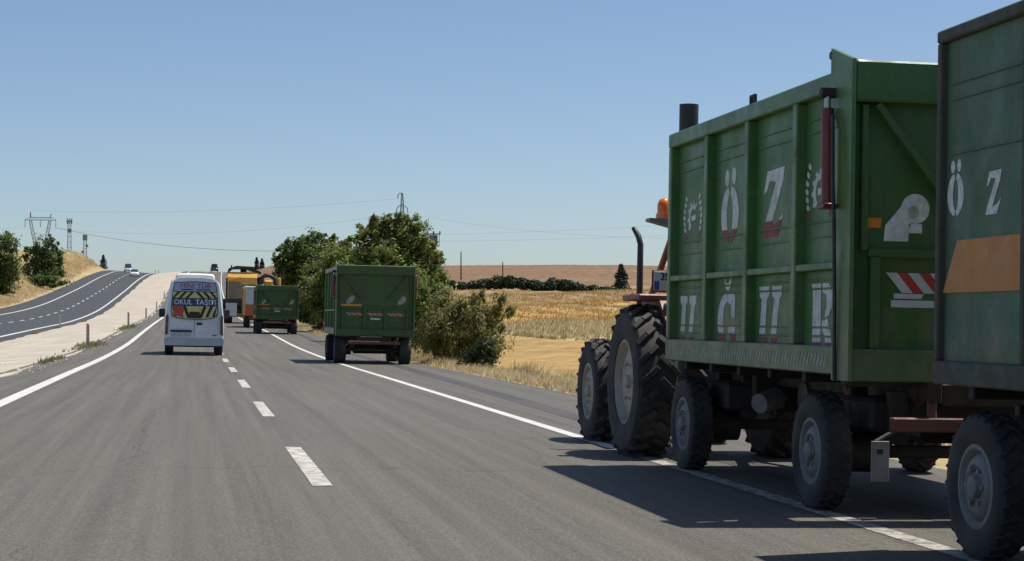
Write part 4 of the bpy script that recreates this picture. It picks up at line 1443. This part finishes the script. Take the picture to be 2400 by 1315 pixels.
def make_tree(name, label, cat, X, Y, clumps, n, size, mat, seed, trunk_r=0.14, group=None, wind=None, low=0.25, base=None, asp=1.7):
    """clumps: (x, y, z, rx, ry, rz) about the foot of the tree"""
    rg = np.random.default_rng(seed)
    z0 = lz(X, Y) - 0.05 if base is None else base
    t = thing(name, label, cat, (X, Y, z0), group=group)
    cl = np.array(clumps, float)
    topz = max(cl[:, 2])
    m = MB()
    fork = Vector((0, 0, topz * low))
    m.tube([(0, 0, 0), (0.03, 0.02, fork.z * 0.5), fork], [trunk_r * 1.3, trunk_r, trunk_r * 0.85], 8)
    for c in cl:
        e = Vector(c[:3])
        mid_ = fork.lerp(e, 0.5) + Vector(rg.normal(size=3) * 0.15 * topz * 0.1)
        m.tube([fork, mid_, e], [trunk_r * 0.6, trunk_r * 0.35, trunk_r * 0.10], 6)
        for q in range(3):
            tip = e + Vector(rg.normal(size=3)) * float(c[3]) * 0.55
            m.tube([mid_.lerp(e, 0.5), tip], [trunk_r * 0.18, trunk_r * 0.05], 5)
    m.build('trunk', 'bark', t, smooth=60)
    vol = cl[:, 3] * cl[:, 4] * cl[:, 5]
    wgt = vol ** 0.75
    wgt /= wgt.sum()
    P, N, T = [], [], []
    for c, wk in zip(cl, wgt):
        k = int(n * wk)
        # each clump is split into little sprays so the outline stays ragged
        ns = max(6, int(k / 55))
        d = rg.normal(size=(ns, 3)); d /= np.linalg.norm(d, axis=1, keepdims=True)
        rr = rg.uniform(0.2, 1.0, size=(ns, 1)) ** 0.6 * (1.0 + 0.35 * (rg.uniform(size=(ns, 1)) > 0.82))
        sc_ = d * rr
        own = rg.integers(0, ns, size=k)
        jit = rg.normal(size=(k, 3)) * rg.uniform(0.10, 0.26, size=(ns, 1))[own]
        pts = sc_[own] + jit
        if wind is not None:
            pts = pts + np.asarray(wind) * (np.abs(rg.normal(size=(k, 1))) * 0.14)
        P.append(pts * c[3:6] + c[:3])
        N.append(pts + np.array([0, 0, 0.35]))
        T.append(np.clip(rg.uniform(0, 1, size=ns)[own] * 0.6 + rg.uniform(0, 0.4, size=k), 0, 1))
    P = np.concatenate(P); N = np.concatenate(N); T = np.concatenate(T)
    keep = P[:, 2] > 0.03
    P, N, T = P[keep], N[keep], T[keep]
    N /= np.linalg.norm(N, axis=1, keepdims=True) + 1e-9
    fast_mesh('crown', leaf_quads(P, N, size, rg, asp, wind), 4, mat, t, T)
    return t


def plume(hx, hy, h, r, n, rg, spread=0.35, lean_=(0, 0, 0)):
    """stack of clumps narrowing upward"""
    out = []
    for k in range(n):
        f = k / (n - 1)
        rr = r * (0.75 + 0.5 * math.sin(min(1, f * 1.15) * PI * 0.9)) * (1 - 0.45 * f)
        out.append((hx + lean_[0] * f + rg.normal() * spread * r, hy + lean_[1] * f + rg.normal() * spread * r, h * (0.16 + 0.80 * f), rr, rr, h / n * 0.85))
    return out


def outline(X, Y, pts, seed, deep=0.8):
    """clumps for a tree standing at X, Y from (x, y, radius) read off the photograph's 2400 px frame at that distance"""
    r = np.random.default_rng(seed)
    th, ph = math.atan(748 / 4390), math.atan(87.5 / 4390)
    out = []
    z0 = lz(X, Y)
    for (px, py, rad) in pts:
        a = math.atan((px - 1200) / 4390) + th
        wx = math.tan(a) * Y
        d = math.hypot(wx, Y) * math.cos(a - th)
        wz = CAM_H + d * math.tan(math.atan((657.5 - py) / 4390) + ph)
        q = rad * d / 4390
        out.append((wx - X, r.normal() * deep * 0.6, wz - z0, q, max(q, 0.5), q))
    return out


rg = np.random.default_rng(21)
WIND = (0.9, -0.1, 0.55)
# big wind-blown poplars
c = outline(10.1, 94, [(868, 562, 34), (892, 536, 28), (880, 524, 16), (890, 606, 46), (950, 556, 42), (926, 524, 20), (962, 530, 22), (944, 516, 12), (992, 592, 34), (1012, 622, 22), (1016, 600, 12),
                       (942, 612, 56), (866, 650, 40), (1000, 662, 42), (930, 690, 60), (988, 724, 44), (850, 600, 26), (852, 545, 14), (985, 560, 18), (905, 512, 9), (876, 510, 8), (930, 503, 8), (956, 508, 9), (846, 528, 8), (1004, 572, 12), (1022, 596, 9), (968, 770, 40), (900, 752, 50)], 1)
make_tree('poplar_tree', 'tallest wind-blown poplar with silvery leaves right behind the trailer with the orange bar', 'tree', 10.1, 94, c, 36000, 0.105, 'leaf_poplar', 1, 0.16, 'roadside trees', WIND, asp=2.3)
c = outline(8.9, 118, [(812, 566, 17), (806, 590, 26), (834, 612, 32), (776, 618, 36), (748, 640, 32), (800, 660, 46), (762, 690, 42), (730, 690, 34), (790, 720, 44), (750, 745, 30), (820, 600, 22)], 2)
make_tree('poplar_tree', 'shorter wind-blown poplar between the tallest poplar and the dark spreading tree', 'tree', 8.9, 118, c, 21000, 0.125, 'leaf_poplar', 2, 0.14, 'roadside trees', WIND)
c = outline(9.0, 158, [(734, 572, 28), (765, 564, 19), (752, 550, 10), (692, 590, 32), (662, 612, 22), (642, 604, 8), (655, 585, 9), (700, 632, 46), (748, 622, 46), (716, 678, 42), (762, 690, 40), (682, 662, 26),
                       (672, 630, 26), (736, 720, 34), (780, 600, 26), (715, 560, 12)], 3, 1.2)
make_tree('spreading_tree', 'dark broad spreading tree leaning over the shoulder beyond the low trailer', 'tree', 9.0, 158, c, 23000, 0.19, 'leaf_dark', 3, 0.2, 'roadside trees')
c = outline(8.9, 134, [(780, 602, 26), (770, 640, 34), (745, 668, 30), (760, 710, 30), (800, 640, 26), (730, 735, 22)], 4)
make_tree('poplar_tree', 'narrow poplar filling the gap beside the dark spreading tree', 'tree', 8.9, 134, c, 14000, 0.16, 'leaf_dark', 4, 0.13, 'roadside trees', WIND)
c = [(-0.3, 0, 1.9, 1.0, 0.9, 1.1), (0.6, 0, 1.2, 0.9, 0.9, 1.0), (0.2, 0.2, 2.7, 0.7, 0.7, 0.7), (-0.9, 0, 0.9, 0.8, 0.8, 0.9)]
make_tree('leafy_shrub', 'tall green shrub against the tailgate of the trailer with the orange bar', 'shrub', 8.9, 78, c, 16000, 0.08, 'leaf_poplar', 5, 0.06, 'roadside shrubs', WIND)
c = [(-0.9, 0, 1.5, 0.6, 0.6, 1.1), (0.0, 0, 1.5, 0.8, 0.7, 1.0), (0.75, 0, 1.75, 0.55, 0.5, 0.75), (1.15, 0, 2.45, 0.20, 0.3, 0.34), (1.5, 0, 2.1, 0.25, 0.3, 0.3), (0.3, 0, 2.35, 0.25, 0.4, 0.45), (-0.7, 0, 2.5, 0.2, 0.3, 0.4), (-0.5, 0, 0.7, 1.0, 0.7, 0.7), (0.5, 0, 0.7, 0.8, 0.7, 0.6), (0.55, 0, 2.65, 0.18, 0.2, 0.22)]
c = [(a, b, z * 0.84, rx, ry, rz * 0.82) for a, b, z, rx, ry, rz in c]
make_tree('tamarisk_bush', 'tall sparse olive bush with dry seed heads beside the bare earth', 'bush', 9.15, 63, c, 13000, 0.055, 'leaf_olive', 6, 0.045, 'roadside shrubs', (0.35, 0, 1.0), 0.12, asp=3.2)
c = [(-0.5, 0, 1.0, 0.5, 0.5, 0.8), (0.3, 0, 0.9, 0.6, 0.5, 0.8), (0.0, 0, 1.6, 0.4, 0.4, 0.5), (0.8, 0, 0.6, 0.5, 0.4, 0.5)]
make_tree('tamarisk_bush', 'slender grey-green bush between the trailer with the orange bar and the tall olive bush', 'bush', 8.75, 68, [(0, 0, 1.3, 0.55, 0.5, 1.0), (-0.5, 0, 1.9, 0.35, 0.4, 0.7), (0.5, 0, 0.9, 0.6, 0.5, 0.8), (0.1, 0, 2.5, 0.25, 0.3, 0.4)], 8000, 0.06, 'leaf_poplar', 71, 0.04, 'roadside shrubs', (0.35, 0, 1.0), 0.12, asp=3.2)
make_tree('tamarisk_bush', 'lower yellowish olive bush standing next to the round dark bush', 'bush', 8.35, 59, c, 8000, 0.052, 'leaf_olive', 7, 0.035, 'roadside shrubs', (0.35, 0, 1.0), 0.12, asp=3.2)
c = [(0, 0, 0.42, 0.46, 0.42, 0.42), (0.18, 0, 0.62, 0.28, 0.3, 0.28), (-0.22, 0, 0.38, 0.3, 0.3, 0.34)]
make_tree('round_bush', 'small round dark green bush at the edge of the bare earth', 'bush', 8.05, 52.5, c, 3600, 0.06, 'leaf_bush', 8, 0.03, 'roadside shrubs', None, 0.2)
# left bank
c = outline(-25.6, 262, [(14, 570, 26), (-12, 590, 40), (26, 600, 20), (5, 630, 40), (30, 640, 16), (12, 665, 26), (20, 552, 10), (-20, 650, 40)], 9, 1.0)
make_tree('broad_tree', 'round-headed green tree on the cutting bank nearest the cut-off edge', 'tree', -25.6, 262, c, 11000, 0.21, 'leaf_dark', 9, 0.2, 'trees on the left bank')
c = outline(-25.0, 318, [(100, 575, 20), (112, 560, 11), (128, 572, 14), (84, 590, 18), (66, 590, 12), (64, 604, 12), (100, 610, 32), (134, 600, 18), (140, 618, 14), (80, 630, 28), (120, 640, 28), (94, 650, 24), (146, 636, 10)], 10, 1.0)
make_tree('broad_tree', 'ragged two-topped dark tree on the bank in front of the portal pylon', 'tree', -25.0, 318, c, 10000, 0.23, 'leaf_dark', 10, 0.22, 'trees on the left bank')
c = [(0, 0, 1.0, 2.2, 1.4, 1.0), (2.0, 0, 0.8, 1.6, 1.2, 0.8), (-1.6, 0, 0.7, 1.2, 1.0, 0.7)]
make_tree('low_shrub', 'wide low green shrub at the foot of the two-topped tree', 'shrub', -23.8, 304, c, 3500, 0.25, 'leaf_dark', 11, 0.08, 'trees on the left bank', None, 0.2)


def make_conifer(label, X, Y, h, r, n, seed, size=0.16, base=None):
    rg = np.random.default_rng(seed)
    t = thing('conifer', label, 'tree', (X, Y, lz(X, Y) - 0.05 if base is None else base), group='lone conifers')
    MB().tube([(0, 0, 0), (0, 0, h * 0.5), (0, 0, h * 0.98)], [h * 0.035, h * 0.022, 0.008], 8).build('trunk', 'bark', t, smooth=60)
    tiers = 11
    k = rg.integers(0, tiers, size=n)
    f = (k + rg.uniform(0, 0.45, size=n)) / tiers
    an = rg.integers(0, 9, size=n) * (2 * PI / 9) + k * 0.6 + rg.normal(size=n) * 0.20
    rad = r * (1.02 - f) ** 0.7 * rg.uniform(0.1, 1.0, size=n) ** 0.55 * (0.85 + 0.3 * np.sin(an * 2.3 + k))
    z = h * (0.06 + 0.93 * f) - rad * 0.18
    P = np.stack([np.cos(an) * rad, np.sin(an) * rad, z], 1)
    N = np.stack([np.cos(an) * 0.4, np.sin(an) * 0.4, np.ones(n)], 1)
    fast_mesh('crown', leaf_quads(P, N, size, rg, 2.2), 4, 'leaf_fir', t, rg.uniform(0, 1, n))
    return t


make_conifer('blue-green fir at the end of the dark hedge in the dry field', 59.6, 258, 4.0, 1.55, 3600, 31, 0.2)
make_conifer('small fir on the crest beside the far edge of the opposite road', -20.6 - 1.0, 468, 3.6, 1.2, 1200, 32, 0.2)
make_conifer('small fir showing over the harvester, the left one of a close pair', 14.3, 430, 2.9, 0.8, 900, 33, 0.2)
make_conifer('small fir showing over the harvester, the right one of a close pair', 15.6, 432, 2.5, 0.8, 900, 34, 0.2)

# dark hedge across the field
rg = np.random.default_rng(40)
hx0, hx1, hy = 29.0, 57.5, 250.0
hd_ = thing('field_hedge', 'long low dark green hedge running across the dry field', 'hedge', ((hx0 + hx1) / 2, hy, lz((hx0 + hx1) / 2, hy) - 0.05))
nb = 34
P, N, T = [], [], []
mst = MB()
for k in range(nb):
    bx = hx0 + (hx1 - hx0) * (k + 0.5) / nb + rg.normal() * 0.2
    bz = lz(bx, hy) - hd_.location.z
    hh = (1.5 + 0.35 * math.sin(k * 0.55) + rg.uniform(-0.2, 0.25)) * (1.0 if k < 24 else max(0.45, 1.0 - 0.06 * (k - 23)))
    kk = 420
    d = rg.normal(size=(kk, 3)); d /= np.linalg.norm(d, axis=1, keepdims=True)
    d *= rg.uniform(0.3, 1.05, size=(kk, 1)) ** 0.5
    own = rg.uniform(0, 1, 12)
    P.append(d * np.array([0.95, 0.8, hh * 0.52]) + np.array([bx - hd_.location.x, rg.normal() * 0.3, bz + hh * 0.5]))
    N.append(d + np.array([0, 0, 0.3])); T.append(rg.uniform(0, 0.8, kk))
    mst.tube([(bx - hd_.location.x, 0, bz - 0.1), (bx - hd_.location.x + 0.1, 0, bz + hh * 0.6)], [0.05, 0.02], 5)
P = np.concatenate(P); N = np.concatenate(N); T = np.concatenate(T)
N /= np.linalg.norm(N, axis=1, keepdims=True)
fast_mesh('foliage', leaf_quads(P, N, 0.26, rg, 1.4), 4, 'leaf_bush', hd_, T)
mst.build('stems', 'bark', hd_)


def grass(name, pts, hmin, hmax, mat, seed, wd=0.012, lean_=0.35, label=None, per=14):
    """dry blades standing on given ground points, one triangle a blade"""
    rg = np.random.default_rng(seed)
    n = len(pts)
    pts = np.asarray(pts, float)
    h = rg.uniform(hmin, hmax, n) * np.repeat(rg.uniform(0.55, 1.25, n // per + 1), per)[:n]
    an = rg.uniform(0, 2 * PI, n)
    wv = np.stack([np.cos(an), np.sin(an), np.zeros(n)], 1) * (wd * rg.uniform(0.6, 1.5, n))[:, None]
    ln = rg.normal(size=(n, 3)) * lean_
    ln[:, 0] += 0.25
    ln[:, 2] = 1
    tip = pts + ln * h[:, None]
    q = np.stack([pts - wv, pts + wv, tip], 1).reshape(-1, 3)
    o = fast_mesh(name, q, 3, mat, None, rg.uniform(0, 1, n), 'stuff')
    if label:
        tag(o, label, 'grass')
    return o


def tuft_points(n, xf, yf, seed, per=14, spread=0.10):
    rg = np.random.default_rng(seed)
    k = n // per
    X = xf(rg, k); Y = yf(rg, k)
    X = np.repeat(X, per) + rg.normal(size=k * per) * spread
    Y = np.repeat(Y, per) + rg.normal(size=k * per) * spread
    Z = land_z(X, Y) - 0.02
    return np.stack([X, Y, Z], 1)


def ylog(a, b):
    return lambda r, k: a * (b / a) ** r.uniform(0, 1, k)


p = tuft_points(46000, lambda r, k: 7.2 + np.abs(r.normal(size=k)) * 0.7, ylog(20, 170), 50)
grass('verge_grass', p, 0.08, 0.27, 'straw', 51, 0.016, label='pale dry grass standing along the right edge of the shoulder')
p = tuft_points(26000, lambda r, k: r.uniform(9, 34, k), lambda r, k: r.uniform(100, 124, k), 52, 12, 0.3)
grass('field_grass', p, 0.15, 0.42, 'straw', 53, 0.03, label='tall pale weeds beyond the bare earth in the field')
p = tuft_points(9000, lambda r, k: r.uniform(9, 30, k), lambda r, k: r.uniform(98, 126, k), 54, 12, 0.35)
grass('field_weeds', p, 0.15, 0.4, 'weed', 55, 0.03, label='grey-green weeds scattered among the pale field grass')
rs = np.random.default_rng(91)
ky = rs.uniform(122, 245, 3600)
kx = ky * rs.uniform(0.13, 0.31, 3600)
kx = np.repeat(kx, 12) + rs.normal(size=43200) * 0.45
ky = np.repeat(ky, 12) + rs.normal(size=43200) * 0.25
grass('field_stubble', np.stack([kx, ky, land_z(kx, ky) - 0.02], 1), 0.12, 0.36, 'stubble', 92, 0.05, label='rough golden stubble and dry tufts across the middle of the field', per=12)
p = tuft_points(16000, lambda r, k: -22.2 - np.abs(r.normal(size=k)) * 3.5, ylog(180, 460), 56, 10, 0.3)
grass('bank_grass', p, 0.2, 0.6, 'straw', 57, 0.04, label='dry golden grass on the cutting bank left of the opposite road')
p = tuft_points(2500, lambda r, k: r.uniform(7.3, 9, k), lambda r, k: r.uniform(40, 130, k), 58, 16, 0.12)
grass('verge_weeds', p, 0.15, 0.45, 'weed', 59, 0.015, label='green-grey weeds dotted through the right verge grass')
# sprigs of green on the median
rg = np.random.default_rng(61)
mp = []
for (X, Y, n, sx, sy) in ((-4.15, 78, 600, 0.22, 3.0), (-3.98, 55, 140, 0.08, 2.2), (-4.05, 120, 500, 0.2, 4.0), (-10.45, 128, 260, 0.12, 0.8), (-10.5, 150, 200, 0.1, 0.6), (-10.4, 185, 200, 0.1, 0.8), (-8.2, 63, 50, 0.10, 0.12)):
    xx = X + rg.normal(size=n) * sx
    yy = Y + rg.normal(size=n) * sy
    zz = [med_z(min(-3.98, max(-10.5, a)), b) - 0.01 for a, b in zip(xx, yy)]
    mp.append(np.stack([xx, yy, zz], 1))
grass('median_weeds', np.concatenate(mp), 0.05, 0.20, 'weed', 62, 0.03, label='sparse green weeds along the edges of the pale median')


# ------------------------------------------------------------------ posts, poles, pylons, wires
def make_post(label, X, Y, z, h=0.95, mat='post_beige', group='median marker posts'):
    t = thing('marker_post', label, 'post', (X + float(cx(Y)), Y, z), group=group)
    MB().prism([(-0.065, 0), (0.065, 0), (0.06, h - 0.06), (-0.03, h), (-0.06, h - 0.04)], lambda u, v, tt: (u, tt, v), -0.03, 0.03).build('post', mat, t)
    MB().box(-0.035, 0.035, -0.037, -0.0305, h - 0.27, h - 0.14, 0.002).build('reflector', 'orange_refl', t)
    return t


make_post('weathered marker post with a patch of weeds at its foot on the median', -4.15, 77.0, med_z(-4.15, 77) - 0.02)
for nm, Y in zip(('second', 'third', 'fourth', 'fifth', 'sixth'), (125, 172, 222, 275, 330)):
    make_post('weathered marker post on the median, %s in the row counting the weedy one as first' % nm, -4.15, Y, med_z(-4.15, Y) - 0.02)
make_post('thin marker post on the left edge of the median just short of the crest', -10.2, 425, med_z(-10.2, 425) - 0.02, group='crest marker posts')
make_post('thin marker post right on the crest at the left edge of the median', -10.2, 442, med_z(-10.2, 442) - 0.02, group='crest marker posts')
make_post('white marker post at the near edge of the opposite road', -10.75, 158, float(opp_z(-10.75, 158)) - 0.02, 1.05, 'post_white')
make_post('short wooden marker stub in the grass past the low trailer', 7.7, 112, lz(7.7, 112) - 0.02, 0.9, 'pole_wood')


def make_pole(label, X, Y, top, kind):
    z0 = lz(X, Y) - 0.1
    h = top - z0
    t = thing('utility_pole', label, 'pole', (X, Y, z0), group='poles in the field')
    MB().cyl((0, 0, 0), (0, 0, h), 0.16, 0.11, n=10).build('pole', 'pole_wood', t, smooth=60)
    if kind:
        MB().box(-0.95, 0.95, -0.10, 0.10, h - 0.40, h - 0.24, 0.02).build('crossarm', 'blue_box', t)
        MB().box(-0.80, 0.80, -0.10, 0.10, h - 2.0, h - 1.86, 0.02).build('crossarm', 'blue_box', t)
        tk = MB().box(-0.50, 0.50, -0.45, 0.35, h - 1.84, h - 0.46, 0.06)
        tk.build('transformer', 'blue_box', t)
        for x in (-0.85, 0, 0.85):
            m = MB()
            m.tube([(x, 0, h - 0.24), (x, 0, h - 0.10), (x, 0, h + 0.10)], [0.06, 0.11, 0.05], 8)
            m.build('insulator', 'blue_box', t, smooth=60)
        m = MB(); m.box(0.74, 0.80, -0.05, 0.05, h - 1.9, h - 0.3, 0.01)
        m.build('fuse_bracket', 'blue_box', t)
    return t


make_pole('utility pole carrying a blue-grey transformer behind the tallest poplar', 31.9, 250, 12.9, True)
make_pole('bare wooden pole standing in the dry field near the transformer pole', 57.0, 400, 15.6, False)
make_pole('short bare wooden pole behind the olive bush on the brown hill', 74.4, 450, 14.9, False)


def lattice(m, p0, p1, w0, w1, n, th):
    """square lattice leg from p0 to p1"""
    p0, p1 = Vector(p0), Vector(p1)
    prev = None
    for i in range(n + 1):
        f = i / n
        c = p0.lerp(p1, f)
        h = (w0 + (w1 - w0) * f) / 2
        q = [c + Vector((sx * h, sy * h, 0)) for sx, sy in ((-1, -1), (1, -1), (1, 1), (-1, 1))]
        if prev:
            for k in range(4):
                m.bar(prev[k], q[k], th, th, 0.005)
                m.bar(prev[k], q[(k + 1) % 4], th * 0.7, th * 0.7, 0.005)
                m.bar(q[k], q[(k + 1) % 4], th * 0.7, th * 0.7, 0.005)
        prev = q


PXc, PY = -70.4, 900
pz = lz(PXc, PY) - 0.5
py = thing('portal_pylon', 'wide V-legged portal pylon rising behind the two-topped tree', 'pylon', (PXc, PY, pz), group='power pylons')
H_ = 47.0 - pz
m = MB()
lattice(m, (0, 0, 0), (0, 0, H_ - 20), 4.2, 2.2, 8, 0.28)
lattice(m, (-0.6, 0, H_ - 20), (-4.6, 0, H_), 1.6, 1.1, 6, 0.20)
lattice(m, (0.6, 0, H_ - 20), (4.4, 0, H_), 1.6, 1.1, 6, 0.20)
m.build('lattice_legs', 'steel_far', py)
m = MB()
for zz in (H_, H_ + 1.2):
    for yy in (-0.5, 0.5):
        m.bar((-7.2 if zz == H_ else -5.2, yy, zz), (7.2 if zz == H_ else 5.2, yy, zz), 0.22, 0.22)
for k in range(12):
    x = -5.2 + 10.4 * k / 12
    m.bar((x, 0, H_), (x + 0.87, 0, H_ + 1.2), 0.14, 0.14)
m.bar((-7.2, 0, H_), (-5.2, 0, H_ + 1.2), 0.2, 0.2)
m.bar((7.2, 0, H_), (5.2, 0, H_ + 1.2), 0.2, 0.2)
m.bar((-4.4, 0, H_ + 1.2), (-4.6, 0, H_ + 3.6), 0.5, 0.5)
m.bar((4.4, 0, H_ + 1.2), (4.9, 0, H_ + 2.9), 0.4, 0.4)
m.build('crossbeam', 'steel_far', py)
for x in (-7.0, 0, 7.0):
    MB().cyl((x, 0, H_ - 0.1), (x, 0, H_ - 3.4), 0.14, n=8).build('insulator_string', 'steel_far', py)


def make_mast(label, X, Y, top, w0, kind):
    z0 = lz(X, Y) - 0.5
    h = top - z0
    t = thing('radio_mast', label, 'mast', (X, Y, z0), group='radio masts')
    m = MB()
    lattice(m, (0, 0, 0), (0, 0, h), w0 * 1.5, w0 * 0.7, 16, 0.16)
    m.build('lattice', 'steel_far', t)
    if kind == 0:
        for x in (-0.9, 0, 0.9):
            MB().box(x - 0.2, x + 0.2, -0.5, -0.2, h - 1.6, h + 0.8, 0.05).build('antenna_panel', 'steel_far', t)
        MB().box(-1.3, 1.3, -0.2, 0.2, h - 0.9, h - 0.5, 0.03).build('antenna_arm', 'steel_far', t)
        MB().box(-0.8, 0.9, -0.8, -0.2, h - 5.2, h - 3.6, 0.1).build('equipment_box', 'steel_far', t)
    else:
        MB().cyl((0, 0, h - 2.2), (0, 0, h + 0.2), 1.0, n=14).build('drum_antenna', 'steel_far', t, smooth=40)
        for k, (zz, sx) in enumerate(((h - 7.0, -1.0), (h - 4.5, 0.8), (h - 9.5, 0.7), (h - 11, -1.1))):
            m = MB().cyl((sx, -0.4, zz), (sx, -0.9, zz), 0.55, n=12)
            m.build('dish_antenna', 'steel_far', t, smooth=40)
    return t


make_mast('taller lattice mast topped by panel antennas on the left hill', -50.8, 800, 42.0, 1.6, 0)
make_mast('shorter lattice mast with a drum on top and dishes down its side', -44.4, 800, 35.8, 1.5, 1)

QX, QY = 77.4, 700
qz = lz(QX, QY) - 0.5
qp = thing('lattice_pylon', 'slim lattice pylon rising above the tallest poplar', 'pylon', (QX, QY, qz), group='power pylons')
H_ = 48.2 - qz
m = MB()
lattice(m, (0, 0, 0), (0, 0, H_ - 8.5), 3.6, 1.4, 8, 0.22)
lattice(m, (0, 0, H_ - 8.5), (0, 0, H_), 1.4, 0.5, 6, 0.2)
m.build('lattice', 'steel_far', qp)
m = MB()
m.tube([(0, 0, H_), (-1.0, 0, H_ - 0.1), (-1.6, 0, H_ - 0.8), (-1.6, 0, H_ - 2.2)], 0.16, 8)
m.build('top_arm', 'steel_far', qp)
for s in (-1, 1):
    m = MB()
    m.tube([(0, 0, H_ - 4.6), (s * 1.2, 0, H_ - 4.9), (s * 2.0, 0, H_ - 5.8), (s * 2.2, 0, H_ - 7.8)], 0.16, 8)
    m.build('arm', 'steel_far', qp)


def wire(label, p0, p1, sag, r=0.035, group='overhead wires'):
    p0, p1 = Vector(p0), Vector(p1)
    pts = []
    for i in range(25):
        f = i / 24
        p = p0.lerp(p1, f)
        p.z -= sag * 4 * f * (1 - f)
        pts.append(p)
    return tag(MB().tube(pts, r, 5).build('overhead_wire', 'wire', smooth=60), label, 'wire', group)


hp = 47.0
wire('sagging wire from the portal pylon down to the right behind the roadside trees', (-63.4, 900, 43.6), (80, 620, 26), 6, 0.07, 'thick overhead wires')
wire('thin wire between the top of the slim pylon and the portal pylon', (-75, 900, 51.5), (75.8, 700, 46), 2.5, 0.022)
wire('thin wire between the arms of the slim pylon and the portal pylon', (-70.4, 900, 43.6), (75.2, 700, 40.4), 5, 0.022)
wire('thin wire running right from the slim pylon across the sky above the brown hill', (79.6, 700, 40.4), (260, 640, 37), 8, 0.022)
wire('upper of two thin wires leaving the transformer pole toward the tractor', (32.7, 250, 12.5), (120, 300, 20.5), 0.8, 0.009, 'transformer wires')
wire('lower of two thin wires leaving the transformer pole toward the tractor', (32.7, 250, 11.6), (120, 300, 18.2), 0.8, 0.009, 'transformer wires')
wire('thin wire leaving the portal pylon toward the cut-off side', (-77.4, 900, 43.6), (-260, 860, 52), 6, 0.022)


# ------------------------------------------------------------------ loose stones on the median and along the asphalt edges
rs = np.random.default_rng(77)
tri = []
OCT = np.array([(1, 0, 0), (-1, 0, 0), (0, 1, 0), (0, -1, 0), (0, 0, 0.8), (0, 0, -0.5)], float)
OF = [(0, 2, 4), (2, 1, 4), (1, 3, 4), (3, 0, 4), (2, 0, 5), (1, 2, 5), (3, 1, 5), (0, 3, 5)]
for k in range(1500):
    Y = 22 * (180 / 22) ** rs.uniform()
    if k % 12 == 0:
        X = rs.uniform(-10.2, -4.1); z = med_z(X, Y)
    elif k % 3 == 1:
        X = -3.9 + rs.normal() * 0.18; z = (med_z(X, Y) if X < -3.98 else float(road_z(X, Y)))
    else:
        X = 6.95 + abs(rs.normal()) * 0.25; z = float(road_z(min(X, 7.0), Y)) - (0.03 if X > 7.05 else 0)
    r_ = rs.uniform(0.010, 0.035) * (1.6 if rs.uniform() > 0.95 else 1.0)
    q = OCT * r_ * rs.uniform(0.7, 1.3, size=(6, 3)) + np.array([X, Y, z + r_ * 0.3])
    for f in OF:
        tri.append(q[list(f)])
M['stone'] = paint('loose_stone', (0.50, 0.45, 0.36), 0.9, var=0.3, scale=0.7, world=True)
tag(fast_mesh('loose_stones', np.concatenate(tri), 3, 'stone', None, None, 'stuff'), 'loose stones scattered on the median and along the asphalt edges', 'stones')
